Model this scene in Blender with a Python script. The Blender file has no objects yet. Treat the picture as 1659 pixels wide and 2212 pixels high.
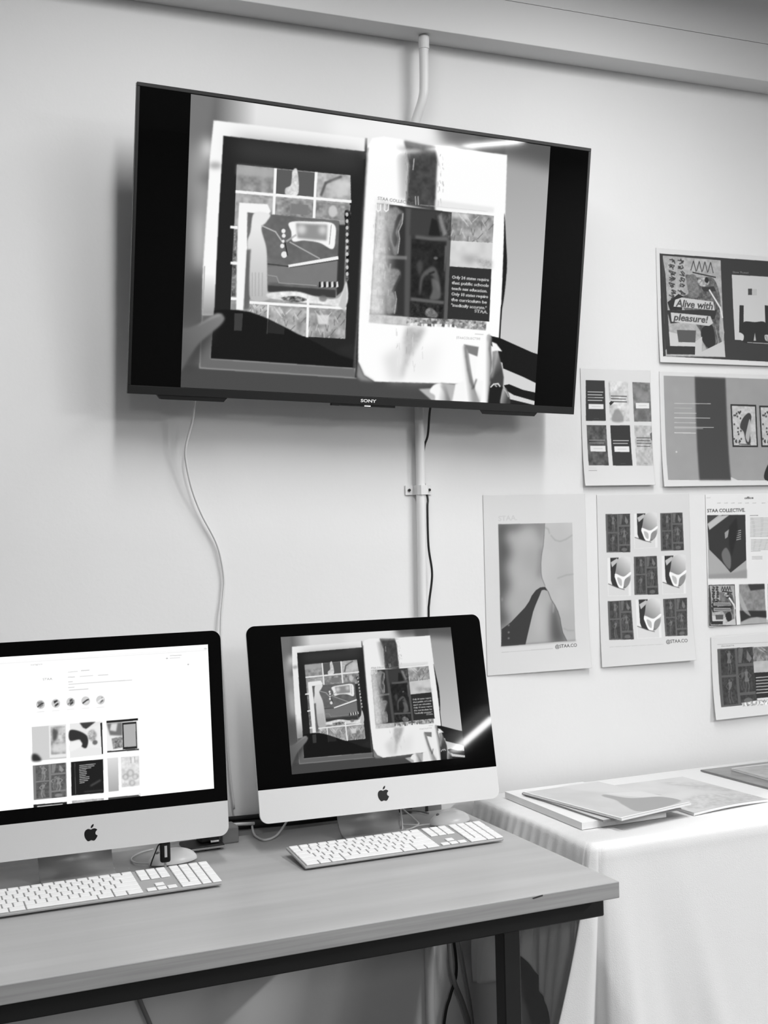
import bpy, bmesh, math, random
import numpy as np
from mathutils import Vector, Matrix

# ------------------------------------------------------------------ camera, light, exposure
S = bpy.context.scene
COL = S.collection
S.view_settings.view_transform = 'Standard'
S.view_settings.look = 'None'
S.view_settings.gamma = 1.0
S.view_settings.use_curve_mapping = False
S.view_settings.exposure = 0.0

YAW, PITCH, ROLL, FPX = 0.4155, 0.0054, -0.0241, 2666.3
fw = Vector((math.sin(YAW)*math.cos(PITCH), math.cos(YAW)*math.cos(PITCH), math.sin(PITCH)))
rt = fw.cross(Vector((0, 0, 1))).normalized(); up = rt.cross(fw)
c_, s_ = math.cos(ROLL), math.sin(ROLL)
rt, up = rt*c_ + up*s_, up*c_ - rt*s_
cam = bpy.data.cameras.new('camera'); camo = bpy.data.objects.new('camera', cam); COL.objects.link(camo)
M3 = Matrix((rt, up, -fw)).transposed()
camo.matrix_world = Matrix.Translation((-0.3972, -2.585, 1.4077)) @ M3.to_4x4()
cam.sensor_fit = 'VERTICAL'; cam.sensor_height = 36.0; cam.lens = FPX/2212*36.0
cam.clip_start = 0.02
S.camera = camo

W = bpy.data.worlds.new('world'); S.world = W; W.use_nodes = True
W.node_tree.nodes['Background'].inputs[0].default_value = (0.8, 0.8, 0.8, 1)
W.node_tree.nodes['Background'].inputs[1].default_value = 0.3

def tube_lamp(x, y, z, length, power, width=0.10, rot=0):
    l = bpy.data.lights.new('tube_lamp', 'AREA'); l.shape = 'RECTANGLE'; l.size = width; l.size_y = length; l.energy = power
    o = bpy.data.objects.new('tube_lamp', l); COL.objects.link(o); o.location = (x, y, z); o.rotation_euler = (0, 0, rot)
    return o
# ceiling tubes: two rows that run away from the wall, single ones fitted to wall brightness
for (x, y, L, P) in ((.20, -1.2, 1.2, 17.5), (1.25, -1.2, 1.2, 21.0), (1.25, -2.4, 1.2, 14.0), (-1.3, -5.6, 1.2, 56.0),
                     (3.72, -3.8, 1.2, 158.0), (3.72, -5.78, 0.85, 62.0), (3.72, -6.60, 0.5, 22.0), (3.72, -7.60, 1.1, 34.0)):
    tube_lamp(x, y, 2.70, L, P)
    u = tube_lamp(x, y, 2.715, L, P*.12); u.rotation_euler = (math.pi, 0, 0)  # weak upward lamp added at each tube to brighten the ceiling

# ------------------------------------------------------------------ materials
def lin(v):
    v = np.asarray(v, float)
    return np.where(v <= 0.04045, v/12.92, ((np.maximum(v, 0)+0.055)/1.055)**2.4)
def L1(v): return float(lin(v))
def bsdf(name):
    m = bpy.data.materials.new(name); m.use_nodes = True
    return m, m.node_tree, m.node_tree.nodes['Principled BSDF']
def mat(name, v, rough=0.6, metal=0.0, spec=0.5, noise=0.0, nscale=8.0, stretch=(1, 1, 1), bump=0.0, bscale=200.0):
    """v is the tone (display value) of the surface itself"""
    m, t, b = bsdf(name); g = L1(v)
    b.inputs['Base Color'].default_value = (g, g, g, 1); b.inputs['Roughness'].default_value = rough
    b.inputs['Metallic'].default_value = metal; b.inputs['Specular IOR Level'].default_value = spec
    co = t.nodes.new('ShaderNodeTexCoord'); mp = t.nodes.new('ShaderNodeMapping'); mp.inputs['Scale'].default_value = stretch
    t.links.new(co.outputs['Object'], mp.inputs[0])
    if noise:
        n = t.nodes.new('ShaderNodeTexNoise'); n.inputs['Scale'].default_value = nscale; n.inputs['Detail'].default_value = 5
        t.links.new(mp.outputs[0], n.inputs['Vector'])
        r = t.nodes.new('ShaderNodeMapRange'); r.inputs['To Min'].default_value = g*(1-noise); r.inputs['To Max'].default_value = g*(1+noise)
        r.inputs['From Min'].default_value = 0.3; r.inputs['From Max'].default_value = 0.7
        t.links.new(n.outputs['Fac'], r.inputs['Value']); t.links.new(r.outputs[0], b.inputs['Base Color'])
    if bump:
        n = t.nodes.new('ShaderNodeTexNoise'); n.inputs['Scale'].default_value = bscale; n.inputs['Detail'].default_value = 3
        t.links.new(mp.outputs[0], n.inputs['Vector'])
        bp = t.nodes.new('ShaderNodeBump'); bp.inputs['Strength'].default_value = bump; bp.inputs['Distance'].default_value = 0.002
        t.links.new(n.outputs['Fac'], bp.inputs['Height']); t.links.new(bp.outputs[0], b.inputs['Normal'])
    return m
def emis_mat(name, v, strength=1.0):
    m, t, b = bsdf(name); g = L1(v)
    b.inputs['Base Color'].default_value = (0.01, 0.01, 0.01, 1)
    b.inputs['Emission Color'].default_value = (g, g, g, 1); b.inputs['Emission Strength'].default_value = strength
    return m
def attr_mat(name, kind, rough=0.6, spec=0.5, strength=1.0):
    m, t, b = bsdf(name)
    a = t.nodes.new('ShaderNodeAttribute'); a.attribute_name = 'tone'
    b.inputs['Roughness'].default_value = rough; b.inputs['Specular IOR Level'].default_value = spec
    if kind == 'print': t.links.new(a.outputs['Color'], b.inputs['Base Color'])
    else:
        b.inputs['Base Color'].default_value = (0.003, 0.003, 0.003, 1)
        t.links.new(a.outputs['Color'], b.inputs['Emission Color']); b.inputs['Emission Strength'].default_value = strength
    return m

SCR = 1.0
M = dict(
    wall=mat('painted_wall', 0.885, 0.85, noise=0.015, nscale=3, bump=0.12, bscale=90),
    farwall=mat('far_wall_paint', 0.50, 0.9), floor=mat('floor_vinyl', 0.36, 0.6, noise=0.05), ceil=mat('ceiling_paint', 0.80, 0.9),
    beam=mat('trim_paint', 0.85, 0.6, bump=0.05),
    pipe=mat('painted_pipe', 0.88, 0.45), dark=mat('black_plastic', 0.08, 0.4, spec=0.3), tvframe=mat('tv_frame_plastic', 0.095, 0.35, spec=0.4),
    glass=mat('screen_glass', 0.03, 0.03, spec=0.14), white=mat('white_plastic', 0.86, 0.35), key=mat('key_plastic', 0.90, 0.5),
    mouse=mat('mouse_plastic', 0.96, 0.3), keybase=mat('keyboard_aluminium', 0.66, 0.45, metal=0.3), alu=mat('brushed_aluminium', 0.83, 0.45, metal=0.15, bump=0.03, bscale=400),
    alustand=mat('stand_aluminium', 0.74, 0.42, metal=0.55), logo=mat('logo_black', 0.06, 0.3),
    wood=mat('wood_laminate', 0.665, 0.36, noise=0.10, nscale=3.2, stretch=(0.5, 7, 1), spec=0.45),
    edge=mat('table_edge_lipping', 0.62, 0.55, noise=0.13, nscale=5, stretch=(0.8, 3, 30)),
    steel=mat('black_steel', 0.15, 0.45, spec=0.3, noise=0.06, nscale=14), cloth=mat('white_cotton', 0.92, 0.95, bump=0.25, bscale=500),
    cable_w=mat('white_cable', 0.84, 0.5), cable_b=mat('black_cable', 0.06, 0.45), cable_g=mat('grey_cable', 0.5, 0.5),
    grey=mat('grey_plastic', 0.5, 0.5), metal=mat('shiny_metal', 0.85, 0.2, metal=1.0), slot=mat('socket_slot', 0.04, 0.6),
    ink=mat('printed_ink', 0.22, 0.6), inksoft=mat('pale_printed_ink', 0.68, 0.6), letter=emis_mat('glowing_lettering', 0.95, 0.75), led=emis_mat('status_light', 1.0, 3.0),
    paper=mat('paper_stack', 0.88, 0.7, noise=0.06, nscale=4, stretch=(1, 1, 160)), scratch=mat('edge_scratch', 0.2, 0.8),
    art=attr_mat('printed_paper', 'print', 0.55, 0.35), cover=attr_mat('magazine_cover', 'print', 0.3, 0.5),
    screen=attr_mat('lit_screen', 'screen', 0.04, 0.14, SCR))

# ------------------------------------------------------------------ object helpers
def tag(o, label=None, cat=None, group=None, kind=None):
    for k, v in (('label', label), ('category', cat), ('group', group), ('kind', kind)):
        if v: o[k] = v
    return o
def empty(name, loc=(0, 0, 0), rz=0, label=None, cat=None, group=None):
    o = bpy.data.objects.new(name, None); COL.objects.link(o); o.location = loc; o.rotation_euler = (0, 0, rz); o.empty_display_size = 0.05
    return tag(o, label, cat, group)
def link(name, bm, m, parent=None, smooth=False):
    me = bpy.data.meshes.new(name); bmesh.ops.recalc_face_normals(bm, faces=bm.faces[:]); bm.to_mesh(me); bm.free()
    for k in (m if isinstance(m, (list, tuple)) else [m]): me.materials.append(k)
    if smooth:
        for p in me.polygons: p.use_smooth = True
    o = bpy.data.objects.new(name, me); COL.objects.link(o)
    if parent: o.parent = parent
    return o
def box(bm, x0, x1, y0, y1, z0, z1, bev=0.0, seg=2, mi=0, mx=None):
    r = bmesh.ops.create_cube(bm, size=1.0); vs = r['verts']
    for v in vs: v.co = Vector(((x0+x1)/2+v.co.x*(x1-x0), (y0+y1)/2+v.co.y*(y1-y0), (z0+z1)/2+v.co.z*(z1-z0)))
    fs = list({f for v in vs for f in v.link_faces})
    if bev:
        es = list({e for v in vs for e in v.link_edges})
        r2 = bmesh.ops.bevel(bm, geom=vs+es, offset=bev, segments=seg, affect='EDGES', profile=0.5)
        vs = list({v for f in r2['faces'] for v in f.verts} | {v for v in vs if v.is_valid}); fs = list({f for v in vs for f in v.link_faces})
    for f in fs: f.material_index = mi
    if mx is not None: bmesh.ops.transform(bm, matrix=mx, verts=vs)
    return vs
def B(name, dims, m, parent=None, bev=0.0, seg=2, mx=None):
    bm = bmesh.new(); box(bm, *dims, bev=bev, seg=seg, mx=mx); return link(name, bm, m, parent)
def prism(bm, pts, y0, y1, mi=0):
    """outline in x,z pushed along y"""
    a = [bm.verts.new((x, y0, z)) for x, z in pts]; b = [bm.verts.new((x, y1, z)) for x, z in pts]; n = len(pts)
    fs = [bm.faces.new(a), bm.faces.new(b[::-1])] + [bm.faces.new((a[i], b[i], b[(i+1) % n], a[(i+1) % n])) for i in range(n)]
    for f in fs: f.material_index = mi
def rrect(x0, x1, z0, z1, rs, n=8):
    """rounded rectangle, rs = radii of bottom-left, bottom-right, top-right, top-left"""
    out = []
    for (cx, cz, r, a0) in ((x0, z0, rs[0], 180), (x1, z0, rs[1], 270), (x1, z1, rs[2], 0), (x0, z1, rs[3], 90)):
        if r <= 0: out.append((cx, cz)); continue
        ox = cx + (r if cx == x0 else -r); oz = cz + (r if cz == z0 else -r)
        for i in range(n+1):
            a = math.radians(a0 + 90*i/n); out.append((ox+r*math.cos(a), oz+r*math.sin(a)))
    return out
def spline(pts, n=10):
    P = [Vector(p) for p in pts]; P = [P[0]*2-P[1]] + P + [P[-1]*2-P[-2]]; out = []
    for i in range(1, len(P)-2):
        for k in range(n):
            t = k/n; a, b, c, d = P[i-1:i+3]
            out.append(0.5*((2*b)+(c-a)*t+(2*a-5*b+4*c-d)*t*t+(3*b-a-3*c+d)*t**3))
    out.append(P[-2]); return out
def tube(bm, pts, r, seg=10, smooth_n=0, cap=True):
    P = spline(pts, smooth_n) if smooth_n else [Vector(p) for p in pts]
    rings = []; ref = None
    for i, p in enumerate(P):
        t = (P[min(i+1, len(P)-1)]-P[max(i-1, 0)]).normalized()
        if ref is None: ref = Vector((0, 1, 0)) if abs(t.y) < .9 else Vector((1, 0, 0))
        u = (ref-t*ref.dot(t)).normalized(); w = t.cross(u); ref = u
        rr = r(i/(len(P)-1)) if callable(r) else r
        rings.append([bm.verts.new(p+u*math.cos(2*math.pi*k/seg)*rr+w*math.sin(2*math.pi*k/seg)*rr) for k in range(seg)])
    for a, b in zip(rings, rings[1:]):
        for k in range(seg): bm.faces.new((a[k], a[(k+1) % seg], b[(k+1) % seg], b[k]))
    if cap: bm.faces.new(rings[0][::-1]); bm.faces.new(rings[-1])
def T(name, pts, r, m, parent=None, n=8, seg=10):
    bm = bmesh.new(); tube(bm, pts, r, seg, n); return link(name, bm, m, parent, True)
def cyl(bm, cx, cy, cz, r, h, axis='Z', seg=20, mi=0, r2=None):
    mx = Matrix.Translation((cx, cy, cz)) @ {'Z': Matrix.Identity(4), 'Y': Matrix.Rotation(math.pi/2, 4, 'X'), 'X': Matrix.Rotation(math.pi/2, 4, 'Y')}[axis]
    r_ = bmesh.ops.create_cone(bm, cap_ends=True, segments=seg, radius1=r, radius2=r if r2 is None else r2, depth=h, matrix=mx)
    for f in {f for v in r_['verts'] for f in v.link_faces}: f.material_index = mi

# ------------------------------------------------------------------ drawing flat pictures as tones on fine grids
_tc = {}
def text_tris(s, bold=0.0, shear=0.0, space=1.0):
    k = (s, bold, shear, space)
    if k not in _tc:
        cu = bpy.data.curves.new('t', 'FONT'); cu.body = s; cu.size = 1.0; cu.offset = bold; cu.shear = shear; cu.space_character = space; cu.resolution_u = 3
        ob = bpy.data.objects.new('t', cu); me = ob.to_mesh(); me.calc_loop_triangles()
        v = [(a.co.x, a.co.y) for a in me.vertices]; t = [tuple(q.vertices) for q in me.loop_triangles]
        w = max((a[0] for a in v), default=1.0); ob.to_mesh_clear(); bpy.data.objects.remove(ob); bpy.data.curves.remove(cu)
        _tc[k] = (v, t, w)
    return _tc[k]
def homog(src, dst):
    A, b = [], []
    for (x, y), (u, v) in zip(src, dst):
        A += [[x, y, 1, 0, 0, 0, -u*x, -u*y], [0, 0, 0, x, y, 1, -v*x, -v*y]]; b += [u, v]
    h = np.linalg.solve(np.array(A, float), np.array(b, float)); return np.append(h, 1).reshape(3, 3)
UN = ((0, 0), (1, 0), (1, 1), (0, 1))
def crop(q, s, ox, oy): return [((x-ox)*s, (y-oy)*s) for x, y in q]
def gauss(a, s):
    n = max(1, int(3*s)); k = np.exp(-0.5*(np.arange(-n, n+1)/s)**2); k /= k.sum()
    p = np.pad(a, n, mode='edge')
    p = sum(k[i]*p[i:i+a.shape[0], :] for i in range(2*n+1))
    return sum(k[i]*p[:, i:i+a.shape[1]] for i in range(2*n+1))
RNG = np.random.default_rng(4)
def vnoise(h, w, cell):
    gh, gw = int(h/cell)+3, int(w/cell)+3; g = RNG.random((gh, gw))
    y = np.arange(h)/cell; x = np.arange(w)/cell; y0 = y.astype(int); x0 = x.astype(int)
    fy = (y-y0)[:, None]; fx = (x-x0)[None, :]; fy = fy*fy*(3-2*fy); fx = fx*fx*(3-2*fx)
    a = g[np.ix_(y0, x0)]; b = g[np.ix_(y0, x0+1)]; c = g[np.ix_(y0+1, x0)]; d = g[np.ix_(y0+1, x0+1)]
    return (a*(1-fx)+b*fx)*(1-fy)+(c*(1-fx)+d*fx)*fy
class Cv:
    def __init__(s, w, h, v=1.0): s.w, s.h = w, h; s.a = np.full((h, w), float(v)); s.H = np.eye(3); s.st = []
    def frame(s, q): s.H = homog(q, ((0, 0), (s.w-1, 0), (s.w-1, s.h-1), (0, s.h-1))); return s
    def push(s, q): s.st.append(s.H); s.H = s.H @ homog(UN, q)
    def pop(s): s.H = s.st.pop()
    def tr(s, pts):
        p = np.c_[np.asarray(pts, float), np.ones(len(pts))] @ s.H.T; return p[:, :2]/p[:, 2:]
    def _paint(s, P, v, alpha, blur, tex):
        pad = int(3*blur)+2
        x0 = max(0, int(P[:, 0].min())-pad); x1 = min(s.w, int(P[:, 0].max())+pad+2); y0 = max(0, int(P[:, 1].min())-pad); y1 = min(s.h, int(P[:, 1].max())+pad+2)
        if x1 <= x0 or y1 <= y0: return
        m = np.zeros((y1-y0, x1-x0))
        for dy in (-.33, 0, .33):
            Y = (np.arange(y0, y1)+dy)
            for dx in (-.33, 0, .33):
                X = (np.arange(x0, x1)+dx); ins = np.zeros(m.shape, bool)
                for i in range(len(P)):
                    ax, ay = P[i]; bx, by = P[(i+1) % len(P)]
                    if ay == by: continue
                    cond = (ay > Y) != (by > Y); xc = (bx-ax)*(Y-ay)/(by-ay)+ax
                    ins ^= cond[:, None] & (X[None, :] < xc[:, None])
                m += ins
        m /= 9.0
        if blur: m = gauss(m, blur)
        m *= alpha
        if isinstance(v, tuple):      # (tone0, point0, tone1, point1)
            v0, p0, v1, p1 = v; q = s.tr([p0, p1]); d = q[1]-q[0]; L = d@d
            yy, xx = np.mgrid[y0:y1, x0:x1]; t = np.clip(((xx-q[0][0])*d[0]+(yy-q[0][1])*d[1])/L, 0, 1); val = v0+(v1-v0)*t
        else: val = v
        if tex: val = val + tex[1]*(vnoise(y1-y0, x1-x0, tex[0])-.5)*2 + tex[1]*.6*(vnoise(y1-y0, x1-x0, tex[0]/2.3)-.5)*2
        s.a[y0:y1, x0:x1] = s.a[y0:y1, x0:x1]*(1-m)+val*m
    def poly(s, pts, v, alpha=1, blur=0, tex=None): s._paint(s.tr(pts), v, alpha, blur, tex); return s
    def curve(s, pts, v, alpha=1, blur=0, tex=None, n=6):
        P = [Vector((*p, 0)) for p in pts]; m = len(P); out = []
        for i in range(m):
            a, b, c, d = P[i-1], P[i], P[(i+1) % m], P[(i+2) % m]
            for k in range(n):
                t = k/n; q = 0.5*((2*b)+(c-a)*t+(2*a-5*b+4*c-d)*t*t+(3*b-a-3*c+d)*t**3); out.append((q.x, q.y))
        return s.poly(out, v, alpha, blur, tex)
    def rect(s, x0, y0, x1, y1, v, alpha=1, blur=0, tex=None): return s.poly([(x0, y0), (x1, y0), (x1, y1), (x0, y1)], v, alpha, blur, tex)
    def line(s, pts, w, v, alpha=1, blur=0):
        P = s.tr(pts)
        for a, b in zip(P, P[1:]):
            d = b-a; L = np.hypot(*d)
            if L < 1e-6: continue
            n = np.array([-d[1], d[0]])/L*w/2; e = d/L*w*.2
            s._paint(np.array([a-e+n, b+e+n, b+e-n, a-e-n]), v, alpha, blur, None)
        return s
    def ell(s, cx, cy, rx, ry, v, alpha=1, blur=0, tex=None, rot=0):
        cr, sr = math.cos(rot), math.sin(rot)
        return s.poly([(cx+rx*math.cos(a)*cr-ry*math.sin(a)*sr, cy+rx*math.cos(a)*sr+ry*math.sin(a)*cr) for a in np.linspace(0, 2*math.pi, 24)[:-1]], v, alpha, blur, tex)
    def text(s, txt, p0, p1, h, v, alpha=1, bold=0.0, shear=0.0):
        """baseline p0->p1 fills the width, h = cap height, all in frame units (y down)"""
        V, Tq, w = text_tris(txt, bold, shear); q = s.tr([p0, p1, (p0[0], p0[1]-h)]); ex = (q[1]-q[0])/w; hh = np.hypot(*(q[2]-q[0]))/.72
        Q = np.array([q[0]+ex*a+np.array([0, -hh*b]) for a, b in V])
        for t in Tq: s._paint(Q[list(t)], v, alpha, 0, None)
        return s
def grid_mesh(name, cv, x0, x1, z0, z1, yfun, m, parent=None, rim=0.0):
    """cv painted on a grid in x,z (row 0 = top), at depth yfun(u, v)"""
    h, w = cv.a.shape; u = np.linspace(0, 1, w); v = np.linspace(0, 1, h); U, V = np.meshgrid(u, v)
    Y = yfun(U, V)+0*U
    co = np.stack([x0+(x1-x0)*U, Y, z1+(z0-z1)*V], -1).reshape(-1, 3)
    idx = np.arange(h*w).reshape(h, w)
    F = np.stack([idx[1:, :-1], idx[1:, 1:], idx[:-1, 1:], idx[:-1, :-1]], -1).reshape(-1, 4)
    tone = lin(np.clip(cv.a, 0, 1.15)).reshape(-1)
    if rim:
        loop = np.concatenate([idx[0, :], idx[1:, -1], idx[-1, -2::-1], idx[-2:0:-1, 0]]); n = len(loop); base = len(co)
        c2 = co[loop].copy(); c2[:, 1] += rim; co = np.vstack([co, c2]); tone = np.concatenate([tone, tone[loop]])
        j = np.arange(n); k = (j+1) % n
        F = np.vstack([F, np.stack([loop[j], loop[k], base+k, base+j], -1)])
    me = bpy.data.meshes.new(name); me.vertices.add(len(co)); me.vertices.foreach_set('co', co.astype(np.float32).ravel())
    me.loops.add(F.size); me.loops.foreach_set('vertex_index', F.astype(np.int32).ravel())
    me.polygons.add(len(F)); me.polygons.foreach_set('loop_start', np.arange(0, F.size, 4, dtype=np.int32))
    me.update(calc_edges=True); me.validate()
    a = me.color_attributes.new('tone', 'FLOAT_COLOR', 'POINT')
    a.data.foreach_set('color', np.stack([tone, tone, tone, np.ones_like(tone)], -1).astype(np.float32).ravel())
    me.materials.append(m); me.polygons.foreach_set('use_smooth', np.ones(len(F), bool))
    o = bpy.data.objects.new(name, me); COL.objects.link(o)
    if parent: o.parent = parent
    return o

# ---- pictures that occur several times
def figures(cv, q, dark=0.24, light=0.5):
    """a collage of six dark photographs of posed bodies"""
    cv.push(q); cv.rect(0, 0, 1, 1, dark+0.13)
    def body(x, y, s, k, a=0.8):
        g = max(.5, cv.w/620)
        cv.ell(x+.02*s*k, y+.04*s, .055*s, .045*s, light-.1, a, .6)
        cv.curve([(x-.08*s, y+.10*s), (x+.10*s, y+.09*s), (x+.07*s, y+.26*s), (x+.12*s*k, y+.42*s), (x-.10*s, y+.43*s), (x-.06*s, y+.26*s)], light, a, .6)
        cv.line([(x+.06*s*k, y+.40*s), (x+.11*s*k, y+.60*s), (x+.05*s*k, y+.82*s)], 3.4*s*2*g, light, a, .8); cv.line([(x-.05*s*k, y+.40*s), (x-.02*s*k, y+.62*s), (x-.10*s*k, y+.80*s)], 3.0*s*2*g, light-.06, a, .8)
        cv.line([(x+.09*s*k, y+.12*s), (x+.22*s*k, y+.24*s), (x+.10*s*k, y+.34*s)], 1.7*g, light+.04, .8, .5); cv.line([(x-.07*s*k, y+.13*s), (x-.18*s*k, y+.02*s), (x-.06*s*k, y-.02*s)], 1.5*g, light, .7, .5)
        cv.line([(x+.0*s, y+.16*s), (x+.03*s, y+.40*s)], 1.2*g, dark+.08, .7, .6)
    for (x0, y0, x1, y1) in ((.08, .02, .47, .46), (.08, .5, .47, .97), (.54, .0, .97, .28), (.54, .33, .97, .78), (.54, .83, .97, 1.0)):
        cv.rect(x0, y0, x1, y1, dark, tex=(5, .05))
    body(.30, .04, .5, 1.0); body(.29, .54, .5, -1.0); body(.75, .38, .5, 1.2); body(.64, .4, .42, -1.2, .5)
    cv.poly([(.56, .01), (.7, .01), (.64, .27), (.55, .27)], light, .6, .6); cv.poly([(.8, .05), (.93, .2), (.86, .27), (.78, .2)], light+.05, .7, .5)
    cv.ell(.75, .93, .12, .05, light, .6, .6)
    cv.pop()
def briefs(cv, q):
    cv.push(q); cv.rect(0, 0, 1, 1, .90); cv.rect(0.02, .68, .9, .99, .84)
    cv.poly([(.12, .0), (.5, 0), (.42, .2), (.3, .5), (.5, .8), (.2, .72), (.14, .6)], .17, 1, .4)
    cv.poly([(.14, .12), (.42, .02), (.5, .08), (.2, .25)], .8, .9, .5)
    cv.curve([(.5, .02), (.98, .0), (1.0, .3), (.99, .6), (.75, .8), (.5, .74), (.36, .5), (.38, .25)], (.86, (1, .1), .45, (.45, .6)), 1, .5)
    cv.curve([(.36, .42), (.7, .5), (1.0, .38), (1.0, .46), (.75, .58), (.66, .8), (.46, .76), (.32, .5)], .97, .95, .4)
    cv.curve([(.42, .52), (.6, .58), (.6, .74), (.48, .68)], .72, 1, .4); cv.curve([(.74, .6), (.96, .52), (.92, .7), (.74, .76)], .55, 1, .6)
    cv.line([(0.02, .68), (.4, .78), (.72, .84)], 1.6, .3, .9, .4); cv.pop()
def collage(cv, q, words=True):
    """cut-out smoking figure over scrawled letters"""
    cv.push(q); cv.rect(0, 0, 1, 1, .66, tex=(7, .05)); cv.poly([(0, .02), (.04, .2), (.08, .9), (0, .94)], .2)
    for cx, s in ((.15, 0), (.30, 1)):
        for k in range(7):
            y = .02+.062*k
            rr = random.Random(k*7+s)
            for _ in range(3):
                a = (cx+rr.uniform(-.06, .02), y+rr.uniform(0, .02)); cv.line([a, (cx+rr.uniform(-.01, .07), y+rr.uniform(.01, .05)), (cx+rr.uniform(-.05, .06), y+rr.uniform(.03, .055))], 2.6, .22, .9, .4)
    for k in range(4): cv.line([(.47+.1*k, .13), (.52+.1*k, .03), (.56+.1*k, .14)], 2.2, .22)
    cv.line([(.5, .15), (.9, .185)], 3.0, .16)
    cv.curve([(.38, .18), (.6, .2), (.86, .2), (.97, .42), (.92, .75), (.97, .9), (.7, .93), (.6, .75), (.3, .5), (.2, .42), (.4, .38), (.42, .3)], .36, 1, .6, tex=(6, .1))
    cv.curve([(.4, .2), (.55, .18), (.6, .38), (.45, .4), (.4, .3)], .46, 1, .6, tex=(4, .06))
    cv.ell(.68, .24, .1, .05, .62, 1, .6, tex=(4, .16)); cv.ell(.74, .22, .035, .03, .12, 1, .4)
    cv.poly([(.64, .3), (.86, .28), (.9, .33), (.68, .34)], .2, 1, .4)
    cv.line([(.78, .32), (.96, .5), (.99, .6)], 4.2, .86, 1, .4); cv.line([(.95, .55), (1.0, .75), (.93, .92)], 3.0, .7, .9, .5)
    cv.curve([(.62, .72), (.8, .68), (.84, .86), (.74, .92), (.62, .84)], .14, 1, .6); cv.line([(.86, .7), (.9, .85), (.8, .95)], 2.0, .62, .9, .5)
    cv.poly([(.06, .47), (.25, .38), (.32, .4), (.3, .54), (.1, .55)], .14); cv.poly([(.05, .55), (.9, .52), (.85, .62), (.1, .68)], .18)
    cv.poly([(.07, .76), (.22, .78), (.22, .86), (.5, .86), (.52, .9), (.08, .9)], .78); cv.poly([(.2, .74), (.52, .74), (.5, .86), (.22, .86)], .32)
    cv.rect(.02, .90, .5, .98, .17); cv.poly([(.48, .99), (.5, .85), (.62, .8), (.6, .95), (.98, .84), (1, 1.0)], .76)
    if words:
        cv.poly([(.19, .44), (.3, .415), (.84, .44), (.86, .53), (.6, .52), (.16, .51)], .77); cv.poly([(.11, .57), (.78, .59), (.82, .66), (.75, .69), (.12, .66)], .77)
        cv.text('Alive with', (.2, .505), (.83, .52), .072, .20, 1, .025, .25); cv.text('pleasure!', (.15, .645), (.74, .66), .068, .20, 1, .025, .25)
    else:
        for y in (.48, .62):
            cv.poly([(.14, y-.05), (.82, y-.04), (.84, y+.03), (.14, y+.03)], .62); cv.line([(.18, y-.01), (.8, y)], 2.0, .25, .8, .3)
    cv.pop()
def leaves(cv, q, v=.62):
    cv.push(q); cv.rect(0, 0, 1, 1, v, tex=(9, .10)); r = random.Random(3)
    for k in range(26):
        x, y = r.random(), r.random(); a = r.uniform(-1, 1)
        cv.line([(x, y), (min(1, max(0, x+.14*a)), min(1, y+.22))], 1.3, r.choice((v-.24, v+.22)), .7, .4)
    cv.pop()
STATES = ['Only 24 states require', 'that public schools', 'teach sex education.', 'Only 18 states require', 'the curriculum be', '"medically accurate."']

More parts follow.
